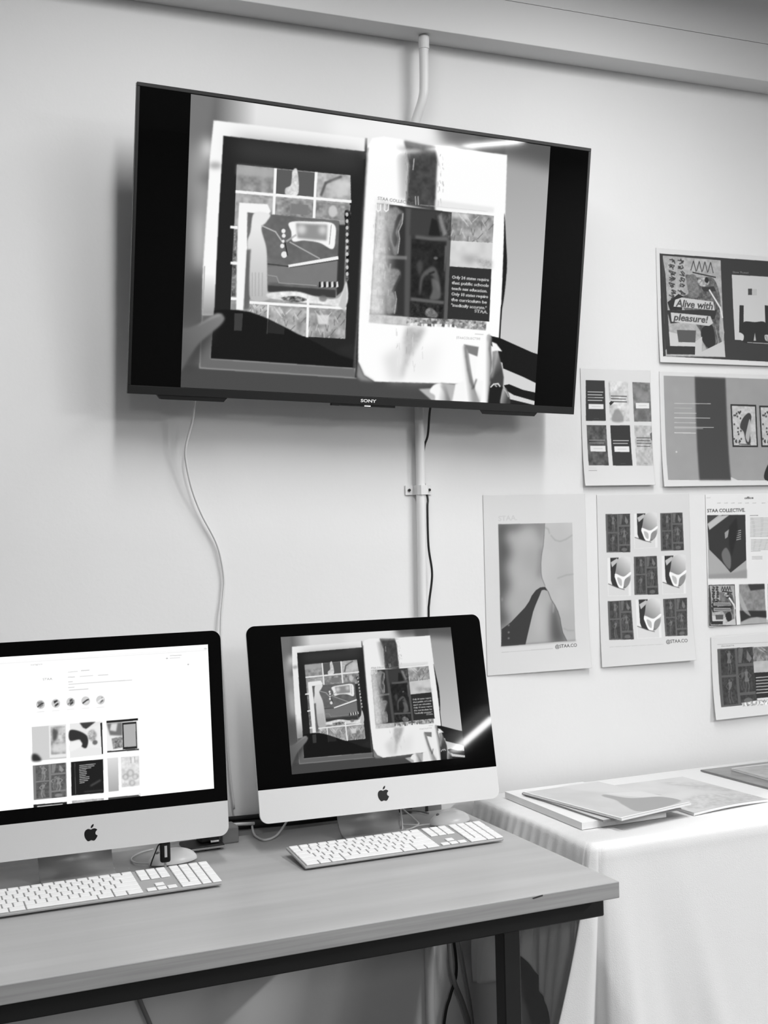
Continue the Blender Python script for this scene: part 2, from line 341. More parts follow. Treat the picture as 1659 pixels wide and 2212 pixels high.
def open_magazine(w, h):
    """the live picture on both screens: hands holding an open magazine on a table"""
    cv = Cv(w, h, .5); g = w/600.0
    QA = ((490, 160), (2765, 489.5), (2672, 2137.4), (405, 2025)); QB = ((-1007.5, -48.3), (1320, 290), (1225, 1975), (-1095, 1860))
    cv.frame(QA)
    cv.poly([(480, 100), (2780, 400), (2700, 2200), (380, 2100)], (.47, (480, 300), .36, (420, 1900)))
    cv.poly([(650, 140), (1700, 260), (2300, 420), (2300, 900), (640, 700), (600, 400)], (.42, (640, 300), .90, (900, 330)), 1, 5*g)
    cv.poly([(450, 500), (600, 480), (590, 900), (560, 1300), (470, 1300)], (.5, (460, 900), .72, (590, 900)), .9, 12*g)
    cv.ell(595, 505, 32, 62, .97, .9, 7*g); cv.ell(535, 1090, 30, 190, .86, .8, 9*g); cv.ell(600, 690, 70, 34, .25, .6, 8*g)
    cv.poly([(400, 1330), (560, 1300), (560, 1600), (400, 1640)], .30, .7, 12*g)
    cv.poly([(400, 1880), (1600, 1950), (2300, 2030), (2700, 2110), (2700, 2250), (380, 2150)], .29, 1, 3*g)
    # left page
    cv.poly([(632, 325), (1612, 440), (1606, 900), (1570, 1500), (1532, 1966), (527, 1902), (548, 1560), (556, 1250), (590, 800), (606, 560)], .98, 1, .8*g)
    cv.poly([(545, 1560), (630, 1560), (600, 1840), (1520, 1900), (1532, 1966), (527, 1902)], .42, 1, 1.2*g)
    cv.poly([(556, 1300), (630, 1300), (630, 1560), (546, 1560)], (.97, (590, 1300), .62, (580, 1540)), 1, 1*g)
    cv.line([(566, 1250), (552, 1520)], 1.6*g, .6, .8, .5); cv.ell(640, 610, 40, 22, .6, .8, 3*g)
    cv.poly([(693, 422), (1598, 522), (1580, 950), (1550, 1600), (1525, 1900), (600, 1838), (625, 1530), (660, 900)], .14, 1, .6*g)
    cv.poly([(760, 450), (1570, 540), (1560, 640), (780, 560)], .30, .8, 14*g)
    cv.line([(1598, 440), (1580, 950), (1545, 1600), (1530, 1960)], 4*g, .08, .9, .8*g)
    # collage on the left page
    Q = [(778, 605), (1497, 672), (1462, 1712), (722, 1640)]
    cv.poly(Q, .62, 1, .4, tex=(9*g, .07))
    cv.poly([(778, 605), (1015, 630), (1010, 790), (770, 770)], .6, 1, 0, tex=(9*g, .08)); cv.poly([(778, 605), (1015, 630), (1012, 690), (775, 670)], .68, .9, 2*g)
    cv.poly([(1028, 632), (1270, 655), (1265, 812), (1020, 795)], .36); cv.curve([(1130, 645), (1160, 640), (1165, 790), (1090, 795), (1085, 755), (1120, 730)], .86, 1, .6*g, tex=(5*g, .08))
    cv.poly([(1285, 655), (1497, 672), (1500, 830), (1285, 812)], .72, 1, 0, tex=(9*g, .08)); cv.line([(1440, 680), (1340, 720), (1310, 800)], 4*g, .34, .9, 1*g); cv.ell(1420, 750, 55, 50, .8, .8, 3*g)
    cv.poly([(1022, 815), (1262, 838), (1262, 940), (1018, 925)], .58, 1, 0, tex=(8*g, .11)); cv.poly([(1280, 840), (1497, 860), (1490, 960), (1270, 940)], .58, 1, 0, tex=(8*g, .11))
    cv.poly([(1120, 850), (1230, 860), (1225, 925), (1115, 915)], .5, 1, .6); cv.ell(1385, 900, 28, 38, .82, .9, 1*g)
    cv.poly([(770, 800), (1010, 820), (1005, 925), (765, 900)], .66, 1, 0, tex=(9*g, .09))
    for a, b in (((770, 775), (1500, 838)), ((1022, 630), (1008, 925)), ((1280, 655), (1265, 940))): cv.line([a, b], 4.2*g, .97)
    # pool table
    cv.poly([(845, 905), (1425, 960), (1430, 985), (1410, 1380), (1400, 1450), (965, 1410), (850, 1460), (820, 1520), (835, 1060)], .42, 1, .5*g, tex=(12*g, .03))
    cv.poly([(965, 1255), (1420, 1200), (1410, 1380), (970, 1350)], .5, .8, 1*g); cv.poly([(965, 1370), (1400, 1400), (1400, 1450), (965, 1410)], .24, 1, .8*g)
    cv.poly([(1425, 985), (1470, 985), (1455, 1400), (1405, 1440)], .20, 1, .8*g)
    cv.poly([(790, 845), (970, 855), (990, 900), (975, 920), (840, 905), (838, 1060), (840, 1135), (810, 1530), (765, 1525), (780, 1000)], .97, 1, .6*g)
    cv.curve([(885, 910), (985, 918), (960, 970), (930, 1010), (960, 1130), (965, 1250), (966, 1400), (975, 1460), (855, 1455), (850, 1250), (840, 1100), (860, 1030)], (.92, (900, 1000), .74, (900, 1450)), 1, .8*g)
    for x in (870, 890, 912, 934): cv.line([(x, 1290), (x-2, 1440)], 1.6*g, .66, .7, .5)
    cv.poly([(835, 1145), (862, 1140), (850, 1300), (850, 1520), (815, 1525)], .4, .9, 1*g)
    cv.curve([(1110, 970), (1250, 965), (1390, 980), (1400, 1080), (1380, 1140), (1300, 1100), (1200, 1085), (1130, 1090), (1120, 1030)], .97, 1, .6*g)
    cv.poly([(1150, 975), (1350, 985), (1345, 1085), (1260, 1080), (1160, 1070)], .58, 1, 1.5*g); cv.ell(1185, 1015, 30, 30, .92, .8, 3*g); cv.ell(1320, 1020, 26, 28, .9, .8, 3*g)
    cv.line([(1375, 985), (1362, 1110)], 1.2*g, .5, .8)
    cv.line([(930, 990), (1020, 1030), (1060, 1090)], 2*g, .75, .9); cv.line([(1110, 1095), (1300, 1200)], 2*g, .7, .9); cv.line([(1105, 1250), (1415, 1195)], 5*g, .95); cv.line([(1105, 1258), (1415, 1210)], 1.5*g, .15, .7)
    cv.line([(970, 1235), (1100, 1250)], 2*g, .22, .8); cv.line([(1090, 1090), (1150, 1050)], 3*g, .7, .8, .4)
    for (x, y, r) in ((1070, 1025, 13), (1072, 1055, 12), (1062, 1120, 13), (1074, 1175, 19), (1068, 1090, 9)): cv.ell(x, y, r, r*1.1, .93, 1, .4)
    cv.line([(1080, 1100), (1095, 1180)], 2*g, .12, .8)
    cv.line([(965, 1305), (1025, 1315), (1040, 1355), (1280, 1372)], 1.6*g, .62, .8)
    for k, x in enumerate(range(1295, 1410, 16)): cv.poly([(x, 1350), (x+8, 1345), (x+12, 1380), (x-2, 1385)], .9 if k % 2 else .12)
    cv.curve([(975, 1420), (1150, 1410), (1300, 1450), (1420, 1450), (1470, 1350), (1465, 1500), (1300, 1490), (1100, 1470), (975, 1450)], .92, 1, .8*g, tex=(6*g, .06))
    cv.curve([(1050, 1450), (1150, 1440), (1220, 1465), (1120, 1480)], .45, 1, .6, tex=(4*g, .2)); cv.ell(1320, 1455, 26, 20, .45, .8, 1*g)
    cv.curve([(1460, 900), (1500, 905), (1485, 1000), (1490, 1150), (1480, 1250), (1485, 1330), (1462, 1330), (1470, 1150), (1465, 1000)], .22, 1, .5, tex=(5*g, .22))
    for y in range(920, 1340, 42): cv.ell(1475, y, 9, 13, .92, .8, .4)
    cv.poly([(722, 800), (768, 800), (760, 1500), (720, 1520)], .4, .0)
    for y in (1000, 1228, 1455): cv.line([(735, y), (775, y+3)], 4*g, .97)
    cv.poly([(758, 1015), (778, 1015), (768, 1215), (745, 1215)], .45, 1, 0, tex=(5*g, .15)); cv.poly([(742, 1240), (768, 1240), (762, 1440), (735, 1440)], .45, 1, 0, tex=(5*g, .15))
    leaves(cv, [(858, 1485), (968, 1498), (960, 1600), (850, 1550)], .66); cv.poly([(1440, 700), (1490, 690), (1490, 800), (1400, 810)], .84, .6, 2*g); leaves(cv, [(978, 1500), (1215, 1520), (1212, 1700), (968, 1650)], .66); leaves(cv, [(1232, 1522), (1462, 1535), (1458, 1712), (1225, 1700)], .62)
    cv.line([(855, 1480), (1465, 1518)], 4*g, .97); cv.line([(970, 1490), (962, 1680)], 3*g, .97); cv.line([(1225, 1460), (1218, 1700)], 4*g, .97)
    cv.poly([(1280, 1560), (1360, 1560), (1350, 1620), (1290, 1620)], .9, .8, 1*g); cv.poly([(1420, 1500), (1465, 1350), (1475, 1420), (1462, 1540)], .78, 1, 1*g)
    # the dark bulge of shadow and the bottom of the page
    cv.poly([(625, 1532), (690, 1526), (760, 1528), (850, 1540), (910, 1560), (970, 1585), (1035, 1618), (1100, 1650), (1150, 1678), (1200, 1700), (1300, 1750), (1370, 1790), (1420, 1815), (1525, 1850), (1525, 1900), (1100, 1870), (600, 1838)], .085, 1, .7*g)
    cv.poly([(755, 1550), (808, 1550), (800, 1662), (750, 1660)], .26, .9); cv.line([(968, 1590), (962, 1680)], 2*g, .24); cv.poly([(975, 1592), (1075, 1640), (1070, 1685), (970, 1675)], .18, .8)
    cv.poly([(1440, 1760), (1520, 1740), (1520, 1840), (1400, 1790)], .17, .8, 3*g)
    cv.poly([(560, 1600), (640, 1600), (600, 1720), (470, 1900), (430, 1900)], .2, .7, 6*g)
    cv.curve([(690, 1575), (640, 1550), (560, 1600), (470, 1640), (410, 1660), (400, 1800), (405, 1920), (450, 1850), (520, 1750), (600, 1680), (670, 1620)], (.5, (690, 1600), .38, (420, 1780)), 1, 1.5*g)
    cv.curve([(680, 1560), (640, 1556), (560, 1600), (520, 1630), (600, 1590)], .62, .7, 1.5*g)
    # right page
    cv.frame(QB)
    cv.poly([(1030, 250), (1330, 280), (1230, 2000), (960, 1900)], (.66, (1100, 500), .80, (1200, 1500)), 1, 2*g)
    cv.poly([(560, 150), (1340, 280), (1330, 440), (1180, 400), (900, 330), (640, 280)], .30, .85, 10*g)
    cv.poly([(-100, 90), (560, 170), (560, 300), (-100, 250)], .97, .8, 12*g)
    cv.poly([(240, 225), (640, 292), (1040, 345), (1030, 700), (1022, 1000), (1005, 1400), (985, 1700), (900, 1840), (180, 1822), (110, 1780), (72, 1690), (75, 1400), (92, 1000), (120, 500), (135, 290), (165, 235)], .995, 1, .7*g)
    cv.line([(135, 300), (108, 700), (85, 1100), (70, 1400), (40, 1790)], 3*g, .42, .8, 1.2*g)
    cv.curve([(1024, 720), (1035, 900), (1042, 1060), (1026, 1250), (1006, 1350), (1014, 1100), (1020, 900)], .10, 1, .6)
    cv.line([(1008, 1320), (992, 1590)], 3*g, .15)
    QE = crop(((416, 204), (1187.6, 316), (1156, 874.8), (387, 836.7)), 3.533, 756, 260); cv.frame(QE)
    cv.poly([(415, 155), (440, 160), (560, 185), (650, 200), (668, 300), (660, 430), (655, 560), (650, 690), (430, 640), (440, 470), (448, 330)], .26, .97, 1.6*g, tex=(9*g, .04))
    cv.poly([(340, 200), (440, 200), (445, 330), (430, 600), (360, 590)], (.99, (350, 400), .50, (440, 400)), .75, 3*g); cv.poly([(412, 152), (560, 182), (720, 215), (640, 225), (430, 190)], .62, .6, 2*g)
    rr = random.Random(8)
    for k in range(26):
        x = 662+rr.random()*60; y = 210+rr.random()*420; cv.line([(x, y), (x+rr.uniform(-6, 10), y+rr.uniform(15, 45))], 1.1*g, rr.choice((.45, .6, .85)), .55, .4)
        x = 425+rr.random()*30; y = 230+rr.random()*380; cv.line([(x, y), (x+rr.uniform(-4, 6), y+rr.uniform(10, 40))], 1.0*g, rr.choice((.3, .55)), .5, .4)
    cv.line([(490, 290), (482, 375)], 1.8*g, .72, .9, .4)
    for x in (500, 520): cv.line([(x, 575), (x+3, 640)], 1.6*g, .8, .8, .4)
    cv.text('STAA COLLECTIVE', (212, 600), (490, 640), 24, .42, .9, .015); cv.line([(535, 640), (1050, 690)], .9*g, .74, .7)
    cv.poly([(650, 600), (720, 610), (1100, 660), (1095, 700), (650, 665)], .88, .6, 1.5*g)
    # the posed bodies, washed out by glare to the left
    cv.poly([(205, 625), (778, 695), (748, 1515), (150, 1480)], .22, 1, .5)
    for P in ([(310, 650), (445, 665), (430, 1030), (290, 1020)], [(300, 1055), (430, 1065), (420, 1490), (280, 1480)]): cv.poly(P, .20, 1, .8*g)
    cv.poly([(425, 660), (470, 670), (455, 1500), (415, 1490)], .36, .8, 1.6*g); cv.poly([(240, 1022), (435, 1030), (435, 1056), (240, 1048)], .52, .8, 1*g)
    cv.curve([(310, 670), (350, 655), (385, 680), (408, 700), (400, 770), (370, 830), (375, 900), (372, 960), (362, 1015), (335, 1015), (320, 950), (300, 880), (285, 790), (290, 700)], .60, .75, 1.4*g, tex=(5*g, .08))
    cv.curve([(375, 710), (395, 720), (370, 790), (350, 850), (365, 900), (345, 960), (320, 900), (335, 820), (350, 760)], .22, .85, 1*g); cv.line([(406, 705), (400, 780), (372, 840), (380, 900), (366, 1010)], 1.4*g, .85, .8, .5)
    cv.curve([(280, 1140), (320, 1125), (375, 1135), (385, 1180), (350, 1250), (335, 1300), (352, 1360), (350, 1450), (320, 1470), (285, 1460), (275, 1330), (250, 1210)], .62, .75, 1.4*g, tex=(5*g, .08))
    cv.line([(384, 1180), (345, 1260), (325, 1300)], 3.4*g, .22, .8, 1*g); cv.line([(345, 1300), (356, 1360), (340, 1470)], 1.4*g, .85, .7, .5); cv.line([(265, 1070), (300, 1150), (310, 1090)], 3*g, .62, .8, .8*g)
    cv.poly([(195, 600), (300, 630), (290, 1050), (275, 1490), (140, 1490)], (.97, (170, 1000), .72, (300, 1010)), .93, 4*g, tex=(6*g, .05))
    cv.poly([(285, 660), (345, 670), (320, 1485), (265, 1480)], .74, .45, 5*g)
    for k in range(34):
        x = 170+rr.random()*150; y = 650+rr.random()*760; cv.line([(x, y), (x+rr.uniform(-8, 8), y+rr.uniform(20, 60))], 1.0*g, rr.choice((.55, .68, .95)), .5, .5)
    cv.poly([(470, 675), (660, 690), (610, 880), (455, 870)], .25, .9, 1.5*g); cv.poly([(625, 740), (665, 760), (690, 880), (600, 870)], .13, .9, 1*g)
    cv.poly([(660, 700), (775, 700), (765, 900), (700, 880)], .33, .9, 1.5*g, tex=(5*g, .08)); cv.poly([(670, 715), (700, 720), (740, 860), (715, 880)], .58, .8, 1.5*g)
    cv.poly([(500, 870), (620, 885), (740, 880), (760, 915), (620, 912), (500, 895)], .42, .9, 1.5*g)
    cv.poly([(472, 900), (730, 925), (722, 1150), (715, 1370), (465, 1345)], .15, 1, 1*g, tex=(8*g, .03)); cv.poly([(725, 950), (745, 950), (725, 1150), (718, 1140)], .42, .8, 1*g)
    cv.ell(655, 1045, 16, 11, .5, .8, .8*g); cv.curve([(510, 1090), (545, 1060), (555, 1120), (530, 1180)], .30, .9, 2*g)
    cv.curve([(590, 1130), (640, 1110), (672, 1160), (690, 1260), (680, 1300), (660, 1270), (640, 1190), (600, 1170), (560, 1200), (545, 1290), (530, 1330), (532, 1240), (550, 1170)], .44, .7, 1.6*g)
    cv.curve([(625, 1200), (680, 1240), (690, 1350), (610, 1360), (630, 1290)], .44, .8, 1.5*g); cv.line([(605, 1165), (645, 1150)], 3*g, .1, .8, 1*g)
    cv.poly([(465, 1345), (720, 1375), (715, 1400), (465, 1370)], .40, .9, 1*g); cv.poly([(460, 1375), (715, 1400), (710, 1510), (455, 1490)], .17, 1, 1*g, tex=(5*g, .06))
    cv.curve([(575, 1450), (615, 1425), (670, 1470), (660, 1500), (590, 1490)], .55, .8, .8*g, tex=(4*g, .1)); cv.poly([(740, 905), (775, 910), (750, 1515), (718, 1510)], .38, .9, .8*g)
    for x in (205, 265):   # large outlined letters at the top of the picture
        cv.line([(x, 632), (x-2, 675), (x+12, 690), (x+28, 678), (x+30, 638)], 2.0*g, .97, .9, .4); cv.line([(x+12, 634), (x+11, 670)], 1.2*g, .97, .8, .4)
    cv.poly([(148, 1482), (455, 1500), (455, 1562), (142, 1540)], (.92, (150, 1520), .58, (440, 1520)), .95, .8*g, tex=(5*g, .05))
    for k in range(16):
        x = 440+k*38; cv.poly([(x, 1500+k*1.5), (x+26, 1503+k*1.5), (x+rr.uniform(8, 34), 1565+k*1.2), (x+rr.uniform(-8, 8), 1560+k*1.2)], rr.choice((.25, .5, .68, .9)), .85, .5)
    cv.poly([(430, 1570), (580, 1580), (545, 1660), (450, 1850), (400, 1960), (380, 1960), (410, 1800), (405, 1680)], .68, .85, 4*g, tex=(9*g, .04)); cv.poly([(250, 1800), (410, 1700), (400, 1985), (300, 1985)], .84, .7, 7*g)
    cv.poly([(450, 1780), (700, 1700), (650, 1960), (430, 1985)], .93, .7, 9*g)
    for k in range(26):
        x = 350+rr.random()*220; y = 1580+rr.random()*300; cv.line([(x, y), (x+rr.uniform(-8, 4), y+rr.uniform(20, 70))], 1.0*g, rr.choice((.55, .7, .95)), .4, .5)
    cv.frame(QB)
    leaves(cv, [(682, 712), (956, 738), (948, 915), (676, 900)], .62); cv.poly([(690, 715), (800, 725), (780, 760), (690, 745)], .93, .7, 3*g)
    cv.poly([(676, 900), (948, 915), (942, 1085), (668, 1068)], .84, 1, .6, tex=(20*g, .03)); cv.poly([(740, 990), (850, 1000), (800, 1060)], .5, .6, 5*g); cv.poly([(820, 1010), (945, 1030), (943, 1080), (880, 1070)], .56, .6, 3*g, tex=(4*g, .1))
    cv.poly([(668, 1066), (941, 1084), (928, 1428), (654, 1410)], .19, 1, .4)
    for k, s in enumerate(STATES):
        x0 = 684-1.2*k; y = 1145+36.5*k; wd = (240, 240, 232, 238, 232, 232)[k]; cv.text(s, (x0, y), (x0+wd, y+19), 19, .99, 1, .028)
    cv.text('STAA.', (830, 1366), (918, 1376), 20, .85, 1, .03)
    cv.poly([(148, 1376), (400, 1398), (400, 1450), (142, 1432)], .80, .9, 1*g, tex=(6*g, .05))
    cv.poly([(395, 1400), (520, 1405), (640, 1412), (910, 1430), (905, 1485), (720, 1470), (700, 1445), (440, 1440), (385, 1440)], .6, .9, .6, tex=(5*g, .25))
    cv.text('STAACOLLECTIVE', (712, 1540), (870, 1548), 16, .6, .9); cv.line([(835, 1508), (890, 1512)], 1.3*g, .75, .8)
    cv.poly([(180, 1822), (110, 1780), (72, 1700), (60, 1790), (90, 1815)], .55, 1, 2*g)
    # hand and the hard shadows beside it
    cv.poly([(985, 1560), (1245, 1640), (1235, 1830), (985, 1800)], .10); cv.poly([(1000, 1690), (1235, 1815), (1228, 1990), (960, 1990)], .84)
    cv.poly([(915, 1515), (1000, 1535), (1245, 1645), (1236, 1832), (1150, 1790), (1020, 1735), (1005, 1630), (935, 1580)], .09)
    cv.poly([(1025, 1845), (1060, 1838), (1150, 1875), (1232, 1893), (1228, 1950), (1090, 1910), (1040, 1880)], .10); cv.poly([(1060, 1935), (1225, 1975), (1224, 2000), (1050, 2000)], .13)
    cv.frame(QE)
    cv.poly([(525, 2050), (620, 2045), (700, 2000), (805, 2015), (790, 2150), (640, 2150)], .72, 1, 1*g)
    cv.curve([(610, 2070), (640, 2020), (690, 2005), (730, 2040), (755, 2100), (765, 2160), (660, 2160), (650, 2100)], (.98, (680, 2080), .55, (770, 2100)), 1, 1*g); cv.curve([(690, 2015), (735, 2040), (765, 2160), (740, 2160), (725, 2080)], .45, .5, 2*g)
    cv.poly([(870, 1705), (985, 1725), (975, 1800), (900, 1770), (905, 1830)], .50, 1, .8*g); cv.poly([(900, 1775), (975, 1803), (970, 1850), (958, 1995), (905, 1850)], .985, 1, .8*g)
    cv.poly([(805, 2010), (860, 1990), (960, 1980), (1090, 1990), (1060, 2170), (780, 2160)], .975, 1, 1*g)
    cv.poly([(858, 1720), (880, 1708), (905, 1760), (918, 1850), (935, 1950), (960, 2060), (1000, 2170), (880, 2170), (870, 2000), (852, 1850)], (.98, (865, 1850), .50, (930, 1840)), 1, 1*g)
    cv.line([(882, 1720), (890, 1800), (905, 1900), (925, 1990), (945, 2040)], 3.2*g, .38, .8, 1.6*g); cv.line([(968, 1975), (950, 2030), (935, 2050)], 2.4*g, .30, .8, 1.2*g); cv.poly([(930, 2040), (960, 2060), (1010, 2150), (960, 2160)], .72, .7, 3*g)
    cv.poly([(1040, 1640), (1065, 1625), (1085, 1650), (1078, 1740), (1085, 1850), (1078, 1930), (1070, 2020), (1068, 2170), (1000, 2170), (1020, 2000), (1028, 1850), (1035, 1720)], (.99, (1035, 1850), .50, (1088, 1850)), 1, .9*g)
    cv.line([(1078, 1660), (1070, 1740), (1084, 1840), (1078, 1960), (1060, 2160)], 3*g, .36, .75, 1.6*g); cv.ell(1062, 1660, 14, 26, .62, .5, 1.5*g)
    cv.poly([(1090, 1760), (1130, 1750), (1160, 1860), (1178, 1960), (1172, 2040), (1155, 2170), (1060, 2170), (1072, 2020), (1090, 1900)], (.60, (1090, 1800), .26, (1165, 1900)), 1, .9*g)
    cv.line([(1128, 1770), (1112, 1850), (1085, 1960)], 3*g, .80, .7, 2*g); cv.poly([(1072, 2025), (1110, 2010), (1172, 2035), (1158, 2170), (1058, 2170)], .12, 1, 1.2*g)
    cv.line([(1078, 2035), (1100, 2012), (1135, 2008), (1150, 2030)], 2.2*g, .93, .95, .5); cv.line([(1110, 2020), (1125, 2030)], 1.8*g, .9, .8, .4)
    cv.poly([(1085, 1685), (1120, 1700), (1165, 1760), (1135, 1755), (1095, 1745)], .97, 1, .6)
    cv.curve([(1175, 2040), (1200, 2050), (1222, 2110), (1225, 2170), (1155, 2170), (1160, 2090)], (.65, (1165, 2100), .25, (1215, 2120)), 1, .8*g); cv.line([(1180, 2050), (1200, 2075), (1215, 2110)], 1.6*g, .8, .8, .5)
    return cv

# ------------------------------------------------------------------ the room
def struct(name, dims, m, bev=0): return tag(B(name, dims, m, None, bev), kind='structure')
X0, X1, Y0, ZC = -3.2, 4.8, -9.2, 2.80
struct('wall_back', (X0, X1, 0, .12, 0, ZC), M['wall'])
struct('wall_left', (X0-.1, X0, Y0, .12, 0, ZC), M['farwall']); struct('wall_right', (X1, X1+.1, Y0, .12, 0, ZC), M['farwall'])
struct('wall_front', (X0, X1, Y0-.1, Y0, 0, ZC), M['farwall'])
struct('floor', (X0, X1, Y0, .12, -.1, 0), M['floor']); struct('ceiling', (X0, X1, Y0, .12, ZC, ZC+.1), M['ceil'])
struct('trim_1', (X0, X1, -.080, -.0005, 2.515, 2.6116), M['beam'], .0015)
struct('trim_2', (X0, X1, -.0797, -.0005, 2.6124, ZC-.0005), M['beam'])

# ------------------------------------------------------------------ conduit pipe
pipe = empty('conduit_pipe', (.833, -.016, 1.18), 0, 'white painted conduit pipe running up the wall behind the wall television to the ceiling ledge', 'pipe')
T('pipe_run', [(-.011, 0, -1.10), (-.009, 0, -.3), (-.006, 0, 0), (-.003, 0, .3), (-.002, 0, .47), (.0, 0, .95), (-.003, 0, 1.08), (.0, -.006, 1.13), (.014, -.026, 1.19), (.017, -.029, 1.23), (.0185, -.029, 1.334)], .0108, M['pipe'], pipe, 6, 18)
bm = bmesh.new(); cyl(bm, .0185, -.029, 1.317, .0125, .028); link('end_collar', bm, M['white'], pipe, False)
bm = bmesh.new()
pts = [(-.036, .014), (-.036, .012), (-.017, .012), (-.014, -.006), (-.008, -.0135), (.008, -.0135), (.014, -.006), (.017, .012), (.030, .012), (.030, .014)]
a = [bm.verts.new((x, y, .281)) for x, y in pts]; b_ = [bm.verts.new((x, y, .303)) for x, y in pts]
for i in range(len(pts)): bm.faces.new((a[i], a[(i+1) % len(pts)], b_[(i+1) % len(pts)], b_[i]))
bm.faces.new(a); bm.faces.new(b_[::-1]); cl = link('pipe_clamp', bm, M['white'], pipe)
for x in (-.027, .0245):
    bm = bmesh.new(); cyl(bm, x, .0105, .292, .0032, .004, 'Y', 12); link('screw', bm, M['dark'], cl)

# ------------------------------------------------------------------ television
def place(o, b, yaw, lean, roll=0.0):
    ex = Vector((math.cos(yaw), math.sin(yaw), 0)); n = Vector((-math.sin(yaw), math.cos(yaw), 0))
    u = Vector((0, 0, 1))*math.cos(lean)+n*math.sin(lean); ex, u = (ex+u*roll).normalized(), (u-ex*roll).normalized(); ey = u.cross(ex)
    o.matrix_world = Matrix.Translation(b) @ Matrix((ex, ey, u)).transposed().to_4x4()
tv = empty('wall_television', label='large flat television tilted down from the wall, showing an open magazine', cat='television')
place(tv, (.6581, -.12, 1.656), -.0132, -.1224, -.0297)
TW, TH = 1.0445, .6093; h2 = TW/2
bm = bmesh.new()
for d in ((-h2, h2, -.0, .012, TH-.0075, TH), (-h2, h2, -.0, .012, 0, .017), (-h2, -h2+.0065, 0, .012, .017, TH-.0075), (h2-.0065, h2, 0, .012, .017, TH-.0075)): box(bm, *d, bev=.0008, seg=1)
link('bezel', bm, M['tvframe'], tv)
B('screen_glass', (-h2+.0064, h2-.0064, .0015, .011, .0165, TH-.007), M['glass'], tv)
bm = bmesh.new(); box(bm, -h2+.004, h2-.004, .012, .022, .004, TH-.004, .003); box(bm, -h2+.10, h2-.10, .022, .052, .03, TH*.62, .012, 3); link('rear_housing', bm, M['dark'], tv)
for x0, x1 in ((-.462, -.314), (.280, .425)):
    bm = bmesh.new(); prism(bm, [(x0, .001), (x1, .001), (x1-.008, -.0085), (x0+.008, -.0085)], .0015, .014); link('speaker_grille', bm, M['dark'], tv)
bm = bmesh.new(); box(bm, -.083, -.066, .001, .012, -.005, .001); box(bm, -.066, .066, .002, .010, -.0045, .0005); link('sensor_bar', bm, M['dark'], tv)
bm = bmesh.new(); box(bm, -.007, .007, .0005, .004, -.0036, -.0021, .0006, 2); link('status_light', bm, M['led'], tv)
def text_mesh(name, s, x0, x1, z, hgt, y, m, parent, bold=0.0, thick=.0004):
    V, Tq, w = text_tris(s, bold); bm = bmesh.new(); vs = [bm.verts.new((x0+(x1-x0)*a/w, y, z+hgt*b/.72)) for a, b in V]
    for t in Tq:
        try: bm.faces.new([vs[i] for i in t])
        except ValueError: pass
    me = bpy.data.meshes.new(name); bm.to_mesh(me); bm.free(); me.materials.append(m); o = bpy.data.objects.new(name, me); COL.objects.link(o); o.parent = parent
    return o
text_mesh('brand_lettering', 'SONY', -.0175, .0195, .0052, .0068, -.0006, M['letter'], tv, .03)  # white of the letters is a glow put into their material
cvt = open_magazine(620, 440)
grid_mesh('display', cvt, -.4140, .4147, .0176, .6005, lambda u, v: .0010, M['screen'], tv)
bm = bmesh.new(); box(bm, -.12, .12, .052, .060, .12, .34, .002); box(bm, -.03, .03, .060, .132, .19, .25, .004); box(bm, -.09, .09, .126, .134, .10, .34, .002)
link('wall_bracket', bm, M['dark'], tv)

# ------------------------------------------------------------------ television cables
def wire(name, pts, r, m, label, n=10): return tag(T(name, pts, r, m, None, n), label, 'cable')
wire('power_cable', [(.2930, -.075, 1.70), (.2895, -.060, 1.665), (.2860, -.050, 1.624), (.2745, -.036, 1.570), (.2765, -.028, 1.536), (.2900, -.020, 1.480), (.3110, -.014, 1.427), (.3450, -.010, 1.360), (.3585, -.008, 1.295), (.3560, -.008, 1.25), (.3505, -.010, 1.209), (.3480, -.012, 1.150), (.352, -.014, 1.05), (.358, -.014, .90), (.368, -.012, .790)], .0026, M['cable_w'],
     'thin white cable hanging from the left underside of the wall television')
wire('video_cable', [(.855, -.070, 1.70), (.8450, -.048, 1.662), (.8480, -.024, 1.60), (.8450, -.011, 1.575), (.8430, -.006, 1.545), (.8430, -.005, 1.50), (.8465, -.008, 1.475), (.8475, -.016, 1.45), (.8440, -.020, 1.427), (.8445, -.020, 1.342), (.8520, -.020, 1.278), (.8430, -.020, 1.214), (.8405, -.020, 1.177), (.8405, -.018, 1.0), (.838, -.016, .80), (.838, -.018, .60)], .0026, M['cable_b'],
     'thin black cable hanging beside the conduit pipe below the wall television')

